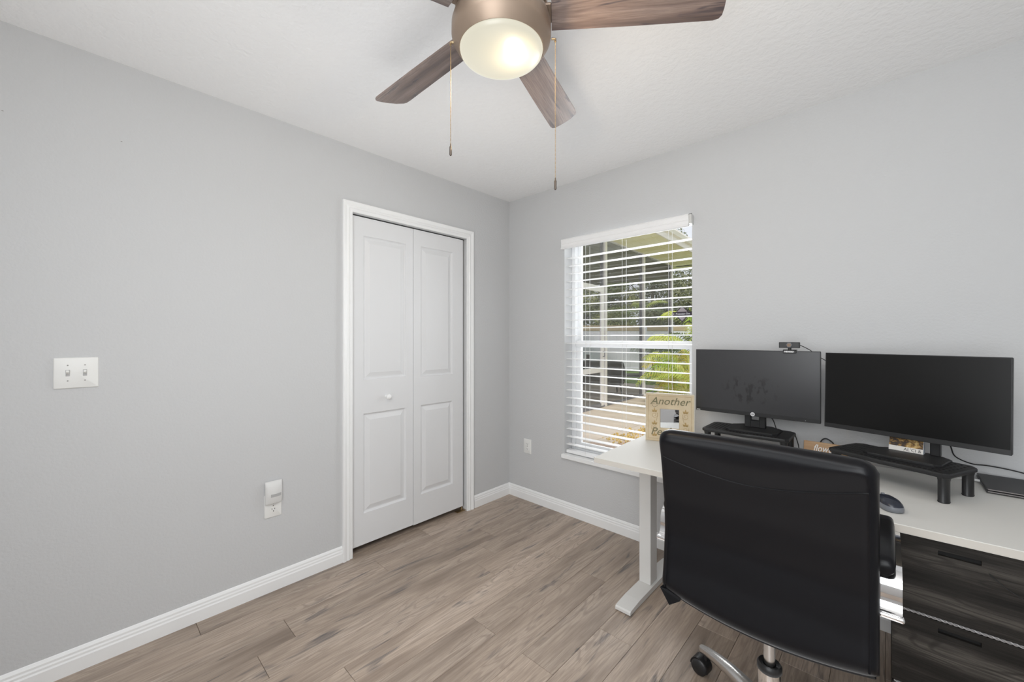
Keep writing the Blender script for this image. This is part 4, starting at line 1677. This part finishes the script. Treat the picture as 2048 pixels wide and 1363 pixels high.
# far side and end of the porch
for s in (-0.5, 2.3, 5.0):
    pbox('post', (s - 0.05, -3.9, GZ), (s + 0.05, -3.8, PT - 0.3), M_alugrey)
pbox('rear_beam', (-2.5, -3.95, PT - 0.38), (5.1, -3.80, PT + 0.02), M_porchceil)
pbox('end_beam', (4.95, -3.8, PT - 0.34), (5.1, -0.06, PT + 0.02), M_porchceil)
for k in range(19):
    y0 = -3.9 + 0.2 * k
    pbox('ceiling_board', (-2.5, y0, PT + 0.02), (5.1, y0 + 0.192, PT + 0.05), M_porchceil, bev=0.004)
for k in range(5):
    y0 = 0.075 + 0.19 * k
    pbox('soffit_panel', (-2.5, y0, PT - 0.02), (5.25, y0 + 0.184, PT), M_soffit, bev=0.003)
pbox('soffit_panel', (5.1, -3.9, PT - 0.02), (5.6, 1.02, PT - 0.002), M_soffit)
pbox('fascia', (-2.5, 1.03, PT - 0.05), (5.65, 1.06, PT + 0.20), M_fascia)
pbox('fascia', (5.62, -3.9, PT - 0.05), (5.65, 1.03, PT + 0.20), M_fascia)
b = NB()
prism(b, [(-0.05, 0.02), (-0.05, 0.12), (-0.13, 0.14), (-0.14, 0.10), (-0.11, 0.03)], lambda u, v, t: (t, -1.01 + u, PT + 0.05 + v), -2.5, 5.7)
obj('gutter', b, M_fascia, porch)
b = NB()
prism(b, [(-1.06, PT + 0.20), (-1.06, PT + 0.23), (3.9, PT + 1.5), (3.9, PT + 1.45)], lambda u, v, t: (t, u, v), -2.5, 5.65)
obj('roof', b, M_shingle, porch)

# screen door in the first bay
sd = thing('screen_door', 'white framed screen door in the porch wall', 'door', (WA.x, WA.y, 0), (0, 0, math.atan2(WU.y, WU.x)))
pbox('door_stile', (0.78, -0.004, GZ + 0.02), (0.895, 0.034, 2.34), M_alu, sd)
pbox('door_stile', (-0.11, -0.004, GZ + 0.02), (-0.02, 0.034, 2.34), M_alu, sd)
pbox('top_rail', (-0.02, -0.004, 2.225), (0.78, 0.034, 2.345), M_alu, sd)
pbox('middle_rail', (-0.02, -0.004, 0.605), (0.78, 0.034, 0.705), M_alu, sd)
pbox('bottom_rail', (-0.02, -0.004, GZ + 0.02), (0.78, 0.034, GZ + 0.08), M_alugrey, sd)
pbox('door_screen', (-0.02, 0.008, GZ + 0.08), (0.78, 0.011, 2.225), M_screen, sd, 0)
b = NB()
tube(b, [(0.84, -0.036, 0.92), (0.84, -0.075, 0.93), (0.84, -0.075, 1.02), (0.84, -0.036, 1.03)], 0.008, 8)
obj('door_pull', b, M_alugrey, sd)
rot_w = (0, 0, math.atan2(WU.y, WU.x))

# stained board counter inside the porch
ct = thing('porch_counter', 'grey stained board counter standing inside the screened porch', 'counter', (WA.x, WA.y, 0), rot_w)
for k in range(26):
    s0 = -1.2 + 0.2 * k
    pbox('board', (s0 + 0.004, -2.15 - 0.004 * (k % 3), GZ), (s0 + 0.196, -2.125, 0.44 + 0.0), M_stained, ct, 0.004)
pbox('counter_slab', (-1.25, -2.75, 0.44), (4.05, -2.09, 0.50), M_counter, ct)

# grill
gx = WA + WU * 2.55 - WN * 0.95
gr = thing('barbecue_grill', 'black barrel barbecue grill with lid inside the screened porch', 'grill', (gx.x, gx.y, GZ), (0, 0, rot_w[2] - R(52)))
GS = 1.36
b = NB()
rings = []
for x in (-0.42, -0.40, 0.40, 0.42):
    s = 0.94 if abs(x) > 0.41 else 1
    rings.append([(x, 0.25 * s * math.cos(R(180 + 180 * k / 14)), 0.36 + 0.20 * s * math.sin(R(180 + 180 * k / 14))) for k in range(15)])
loft(b, rings)
b.transform(Matrix.Scale(GS, 4))
obj('fire_box', b, M_grill, gr, smooth=40)
b = NB()
rings = []
for x in (-0.42, -0.40, 0.40, 0.42):
    s = 0.94 if abs(x) > 0.41 else 1
    rings.append([(x, 0.255 * s * math.cos(R(180 * k / 14)), 0.365 + 0.24 * s * math.sin(R(180 * k / 14))) for k in range(15)])
loft(b, rings)
b.transform(Matrix.Scale(GS, 4))
ld = obj('lid', b, M_grill, gr, smooth=40)
b = NB()
tube(b, [(-0.2, -0.24, 0.45), (-0.2, -0.30, 0.47), (0.2, -0.30, 0.47), (0.2, -0.24, 0.45)], 0.012, 8)
b.transform(Matrix.Scale(GS, 4))
obj('lid_handle', b, M_brushed, ld)
b = NB()
bx(b, (0.42, -0.22, 0.33), (0.78, 0.22, 0.36), 0.004)
b.transform(Matrix.Scale(GS, 4))
obj('side_shelf', b, M_grill, gr)
b = NB()
cyl(b, (-0.2, 0.05, 0.58), (-0.2, 0.05, 0.72), 0.035, seg=12)
b.transform(Matrix.Scale(GS, 4))
obj('chimney', b, M_grill, gr)
for sx in (-1, 1):
    for sy in (-1, 1):
        b = NB()
        tube(b, [(sx * 0.34, sy * 0.12, 0.30), (sx * 0.37, sy * 0.20, 0.0)], 0.014, 8)
        b.transform(Matrix.Scale(GS, 4))
        obj('leg', b, M_grill, gr)

# ------------------------------------------------------------------ plants


def frond(bm, L, curl, nl, wl, droop=0.5, rise=60, leaf_len=0.26, lw=0.030):
    """one feather leaf growing along +x and arching down"""
    pts = []
    for k in range(13):
        t = k / 12
        a = R(rise) - curl * t
        if k == 0:
            p = Vector((0, 0, 0))
        else:
            p = pts[-1] + Vector((math.cos(a), 0, math.sin(a))) * (L / 12)
        pts.append(p)
    tube(bm, pts, [0.007 * (1 - 0.8 * k / 12) for k in range(13)], 5)
    for k in range(nl):
        t = 0.22 + 0.78 * k / (nl - 1)
        i = min(11, int(t * 12))
        u = t * 12 - i
        p = pts[i].lerp(pts[i + 1], u)
        d = (pts[i + 1] - pts[i]).normalized()
        ll = leaf_len * (0.45 + 0.9 * math.sin(PI * min(1, 0.15 + t * 0.85)))
        for s in (-1, 1):
            side = Vector((0, s, 0))
            out = (d * 0.55 + side * 0.75 + Vector((0, 0, 0.25))).normalized()
            mid = p + out * ll * 0.5
            tip = p + out * ll + Vector((0, 0, -droop * ll))
            wv = d * lw * 0.5
            try:
                v = [bm.verts.new(q) for q in (p - wv * 0.4, p + wv * 0.4, mid + wv, mid - wv)]
                bm.faces.new(v)
                tv = bm.verts.new(tip)
                bm.faces.new((v[3], v[2], tv))
            except ValueError:
                pass


def palm(name, label, loc, canes, fr_mats, group=None, seedv=1, L=(0.8, 1.2), height=(0.5, 1.4), spread=0.25, nf=5, canemat=None, pot=False, leaf_len=0.26, cr=0.016):
    rnd = random.Random(seedv)
    t = thing(name, label, 'palm', loc, group=group)
    protos = []
    for v in range(3):
        b = NB()
        frond(b, rnd.uniform(*L), R(rnd.uniform(85, 135)), 15, 0.02, rnd.uniform(0.3, 0.7), rnd.uniform(52, 78), leaf_len)
        protos.append(b)
    meshes = []
    for b in protos:
        me = bpy.data.meshes.new('frond')
        b.to_mesh(me)
        b.free()
        meshes.append(me)
    z0 = 0.0
    if pot:
        b = NB()
        lathe(b, [(0.13, 0), (0.19, 0.27), (0.20, 0.30), (0.17, 0.30), (0.165, 0.27)], 20)
        obj('pot', b, M_pot, t, smooth=40)
        z0 = 0.26
    for c in range(canes):
        a = 2 * PI * c / canes + rnd.uniform(-0.3, 0.3)
        r = spread * rnd.uniform(0.2, 1)
        h = rnd.uniform(*height)
        bx0, by0 = r * 0.4 * math.cos(a), r * 0.4 * math.sin(a)
        tx, ty = r * math.cos(a), r * math.sin(a)
        b = NB()
        tube(b, smooth_path([(bx0, by0, z0 if z0 else 0), ((bx0 + tx) / 2, (by0 + ty) / 2, z0 + h * 0.5), (tx, ty, z0 + h)], 4), cr, 7)
        obj('cane', b, canemat or M_cane, t, smooth=True)
        for f in range(nf):
            me = meshes[rnd.randrange(3)].copy()
            me.materials.append(fr_mats[0] if rnd.random() < 0.8 else fr_mats[-1])
            o = bpy.data.objects.new('frond', me)
            COL.objects.link(o)
            o.parent = t
            o.location = (tx, ty, z0 + h - 0.02 * f)
            o.rotation_euler = (0, R(rnd.uniform(-18, 14)), a + 2 * PI * f / nf + rnd.uniform(-0.4, 0.4))
            s = rnd.uniform(0.75, 1.1)
            o.scale = (s, s, s)
    return t


palm('areca_palm', 'bright yellow green areca palm clump growing in front of the stucco wall', (-0.18, 5.05, GZ), 8, (M_frond, M_frondgold), seedv=4, L=(0.8, 1.15), height=(0.25, 1.6), spread=0.42, nf=4)
palm('areca_palm', 'golden low areca palm at the foot of the taller clump', (-0.72, 5.75, GZ), 5, (M_frondgold, M_frond), seedv=9, L=(0.6, 0.9), height=(0.2, 0.75), spread=0.3, nf=5)
p3 = WA + WU * 0.35 - WN * 1.3
palm('potted_palm', 'green potted palm standing behind the screen door', (p3.x, p3.y, GZ), 4, (M_frondgreen, M_frondgreen), seedv=5, L=(0.7, 1.0), height=(0.6, 1.3), spread=0.22, nf=5, pot=True, canemat=M_palmtrunk)
palm('garden_palm', 'thin trunked palm beside the white fence', (-4.9, 12.9, GZ), 1, (M_frondgreen, M_frond), seedv=15, L=(0.9, 1.2), height=(2.4, 2.5), spread=0.15, nf=8, canemat=M_palmtrunk, cr=0.07)
palm('garden_palm', 'short leaning palm between the porch posts and the fence', (-3.75, 11.6, GZ), 2, (M_frondgreen, M_frondgreen), seedv=21, L=(0.9, 1.3), height=(0.5, 1.0), spread=0.35, nf=7, canemat=M_palmtrunk, cr=0.04, leaf_len=0.4)
palm('garden_palm', 'feathery palm leaning out beside the end post of the porch', (-1.35, 8.9, GZ), 3, (M_frondgreen, M_frond), seedv=27, L=(0.9, 1.3), height=(0.3, 1.1), spread=0.3, nf=6, canemat=M_palmtrunk, cr=0.03, leaf_len=0.36)


def broad_leaf_plant(label, loc, n, seedv, L=0.8):
    rnd = random.Random(seedv)
    t = thing('broad_leaf_plant', label, 'plant', loc)
    for k in range(n):
        b = NB()
        L_ = L * rnd.uniform(0.7, 1.15)
        pts = []
        for i in range(9):
            u = i / 8
            a = R(70) - R(95) * u
            pts.append(Vector((0, 0, 0)) if i == 0 else pts[-1] + Vector((math.cos(a), 0, math.sin(a))) * L_ / 8)
        lft, rgt = [], []
        for i, p in enumerate(pts):
            u = i / 8
            w = 0.16 * L_ / 0.8 * math.sin(PI * max(0.02, u) ** 0.8)
            lft.append(b.verts.new(p + Vector((0, w, 0.03 * w))))
            rgt.append(b.verts.new(p + Vector((0, -w, 0.03 * w))))
        mid = [b.verts.new(p - Vector((0, 0, 0.03))) for p in pts]
        for i in range(8):
            b.faces.new((lft[i], lft[i + 1], mid[i + 1], mid[i]))
            b.faces.new((mid[i], mid[i + 1], rgt[i + 1], rgt[i]))
        o = obj('leaf', b, M_banana, t, smooth=True)
        o.rotation_euler = (0, R(rnd.uniform(-15, 10)), 2 * PI * k / n + rnd.uniform(-0.3, 0.3))
    return t


broad_leaf_plant('low plant with broad bright green leaves beside the areca palm', (-1.15, 6.6, GZ), 11, 3)
broad_leaf_plant('broad green leaved plant on the lawn beyond the porch', (-2.9, 10.2, GZ), 10, 7, 0.9)

# white orchid near the grill
oq = WA + WU * 3.3 - WN * 2.35
orc = thing('orchid', 'white flowering orchid standing on the porch counter', 'flower', (oq.x, oq.y, 0.50))
b = NB()
lathe(b, [(0.05, 0), (0.065, 0.11), (0.055, 0.11)], 14)
obj('pot', b, M_pot, orc)
b = NB()
tube(b, smooth_path([(0, 0, 0.1), (0.01, 0, 0.3), (0.04, 0.02, 0.45), (0.12, 0.05, 0.50)]), 0.005, 6)
obj('stem', b, M_cane, orc)
for k in range(5):
    b = NB()
    for q in range(5):
        mt = Matrix.Translation((0.02 + 0.025 * k, 0.01 + 0.012 * k, 0.40 + 0.03 * k - 0.004 * k * k)) @ Matrix.Rotation(2 * PI * q / 5, 4, 'Y') @ Matrix.Translation((0.022, -0.01, 0)) @ Matrix.Diagonal((0.022, 0.005, 0.016, 1))
        bmesh.ops.create_icosphere(b, subdivisions=1, radius=1, matrix=mt)
    obj('blossom', b, M_petal, orc)

# ------------------------------------------------------------------ fence, garden wall and trees
FD = Vector((0.730, 0.683, 0))
F0 = Vector((-9.2, 10.05, 0))
fence = thing('vinyl_fence', 'white vinyl panel fence with tan cap beyond the lawn', 'fence', (F0.x, F0.y, GZ), (0, 0, math.atan2(FD.y, FD.x)))
for k in range(8):
    x0 = 1.83 * k
    b = NB()
    bx(b, (x0 - 0.06, -0.06, 0), (x0 + 0.06, 0.06, 1.80), 0.004)
    pyr = [(x0 - 0.075, -0.075, 1.80), (x0 + 0.075, -0.075, 1.80), (x0 + 0.075, 0.075, 1.80), (x0 - 0.075, 0.075, 1.80)]
    loft(b, [pyr, [(x0 - 0.01, -0.01, 1.86), (x0 + 0.01, -0.01, 1.86), (x0 + 0.01, 0.01, 1.86), (x0 - 0.01, 0.01, 1.86)]])
    obj('fence_post', b, M_fence, fence)
    if k < 7:
        for q in range(6):
            b = NB()
            wq = (1.83 - 0.12) / 6
            bx(b, (x0 + 0.06 + wq * q + 0.002, -0.012, 0.06), (x0 + 0.06 + wq * (q + 1) - 0.002, 0.012, 1.70), 0.003)
            obj('fence_panel', b, M_fence, fence)
        b = NB()
        bx(b, (x0 + 0.06, -0.03, 1.69), (x0 + 1.77, 0.03, 1.92), 0.005)
        obj('top_rail', b, M_fencecap, fence)
        b = NB()
        bx(b, (x0 + 0.06, -0.03, 0.03), (x0 + 1.77, 0.03, 0.15), 0.005)
        obj('bottom_rail', b, M_fence, fence)

gw = thing('garden_wall', 'low beige stucco garden wall behind the areca palms', 'wall', (-1.0, 10.4, GZ), (0, 0, R(8)))
b = NB()
bx(b, (-0.85, 0, 0), (5.2, 0.2, 1.28), 0.01)
obj('wall_body', b, M_stucco, gw)
b = NB()
bx(b, (-0.9, -0.04, 1.28), (5.25, 0.24, 1.36), 0.01)
obj('coping', b, M_stucco, gw)


def tree(label, loc, h, rw, m, seedv, n=2600, ls=0.16, name='tree', trunk=True, cat='tree'):
    rnd = random.Random(seedv)
    t = thing(name, label, cat, loc)
    if trunk:
        b = NB()
        tube(b, smooth_path([(0, 0, -0.05), (0.08, 0.05, h * 0.25), (-0.05, 0.1, h * 0.5), (0.05, 0, h * 0.75)], 4), [0.16 - 0.010 * k for k in range(13)], 8)
        for k in range(5):
            a = rnd.uniform(0, 2 * PI)
            tube(b, [(0, 0.05, h * (0.35 + 0.07 * k)), (rw * 0.5 * math.cos(a), rw * 0.5 * math.sin(a), h * (0.55 + 0.07 * k))], [0.06, 0.02], 6)
        obj('trunk', b, M_bark, t, smooth=True)
    clumps = []
    for k in range(26):
        a, u = rnd.uniform(0, 2 * PI), rnd.random()
        zz = h * (0.22 + 0.72 * rnd.random()) if trunk else h * (0.1 + 0.8 * rnd.random())
        prof = math.sin(PI * min(1, max(0.08, (zz / h) * 0.95))) ** 0.6
        r = rw * prof * math.sqrt(u)
        clumps.append((r * math.cos(a), r * math.sin(a), zz, rnd.uniform(0.28, 0.5) * rw))
    verts, faces = [], []
    for k in range(n):
        cx_, cy_, cz_, cr_ = clumps[rnd.randrange(len(clumps))]
        d = Vector((rnd.gauss(0, 1), rnd.gauss(0, 1), rnd.gauss(0, 1))).normalized() * cr_ * (rnd.random() ** 0.4)
        p = Vector((cx_, cy_, cz_)) + d * 0.9
        nrm = (d.normalized() + Vector((rnd.gauss(0, 0.5), rnd.gauss(0, 0.5), rnd.gauss(0, 0.5) + 0.4))).normalized()
        a1 = nrm.orthogonal().normalized()
        a1 = Matrix.Rotation(rnd.uniform(0, 6.28), 3, nrm) @ a1
        a2 = nrm.cross(a1)
        s = ls * rnd.uniform(0.6, 1.3)
        i = len(verts)
        verts += [p - a1 * s, p + a2 * s * 0.45, p + a1 * s, p - a2 * s * 0.45]
        faces.append((i, i + 1, i + 2, i + 3))
    me = bpy.data.meshes.new('foliage')
    me.from_pydata([tuple(v) for v in verts], [], faces)
    me.materials.append(m)
    o = bpy.data.objects.new('foliage', me)
    COL.objects.link(o)
    o.parent = t
    return t


FDn = Vector((-0.683, 0.730, 0))
base = Vector((-5.8, 13.2, GZ))
specs = [(-5.6, 4.5, 6.8, 2.3, M_leafdark, 'dark tall tree over the fence, behind the screen door'),
         (-2.8, 6.2, 7.4, 2.4, M_leafdark, 'tall dark tree over the fence, left of the sky gap'),
         (0.2, 4.2, 6.2, 2.0, M_leafmid, 'lighter tree over the fence, right of the sky gap'),
         (2.9, 5.0, 7.2, 2.5, M_leafdark, 'dense dark tree over the fence, behind the middle porch post'),
         (6.2, 5.5, 6.6, 2.4, M_leafdark, 'dark tree over the fence, near the end post of the porch'),
         (9.3, 4.6, 6.2, 2.4, M_leafmid, 'lighter tree behind the stucco garden wall')]
for k, (s, d, h, w, m, lab) in enumerate(specs):
    p = base + FD * s + FDn * d
    tree(lab, (p.x, p.y, GZ), h, w, m, 31 + k, n=16000, ls=0.085)
for k, (s, d, h, w, m, lab) in enumerate([(-3.4, 1.9, 2.8, 1.2, M_leafyellow, 'yellow green shrub showing over the fence behind the door'),
                                          (-0.2, 1.9, 2.9, 1.3, M_leafmid, 'green shrub showing over the middle of the fence'),
                                          (3.0, 1.9, 2.8, 1.2, M_leafdark, 'dark shrub showing over the fence beside the garden wall')]):
    p = base + FD * s + FDn * d
    tree(lab, (p.x, p.y, GZ), h, w, m, 61 + k, n=3500, ls=0.07, name='shrub', trunk=False, cat='shrub')
tree('tall pale green shrub rising over the stucco garden wall', (-0.9, 11.6, GZ), 3.3, 1.5, M_leafyellow, 71, n=6000, ls=0.075, name='shrub', trunk=False, cat='shrub')
tree('spreading light shrub at the far end of the garden wall', (1.6, 12.6, GZ), 3.0, 1.6, M_leafmid, 73, n=5000, ls=0.08, name='shrub', trunk=False, cat='shrub')

bpy.context.view_layer.update()
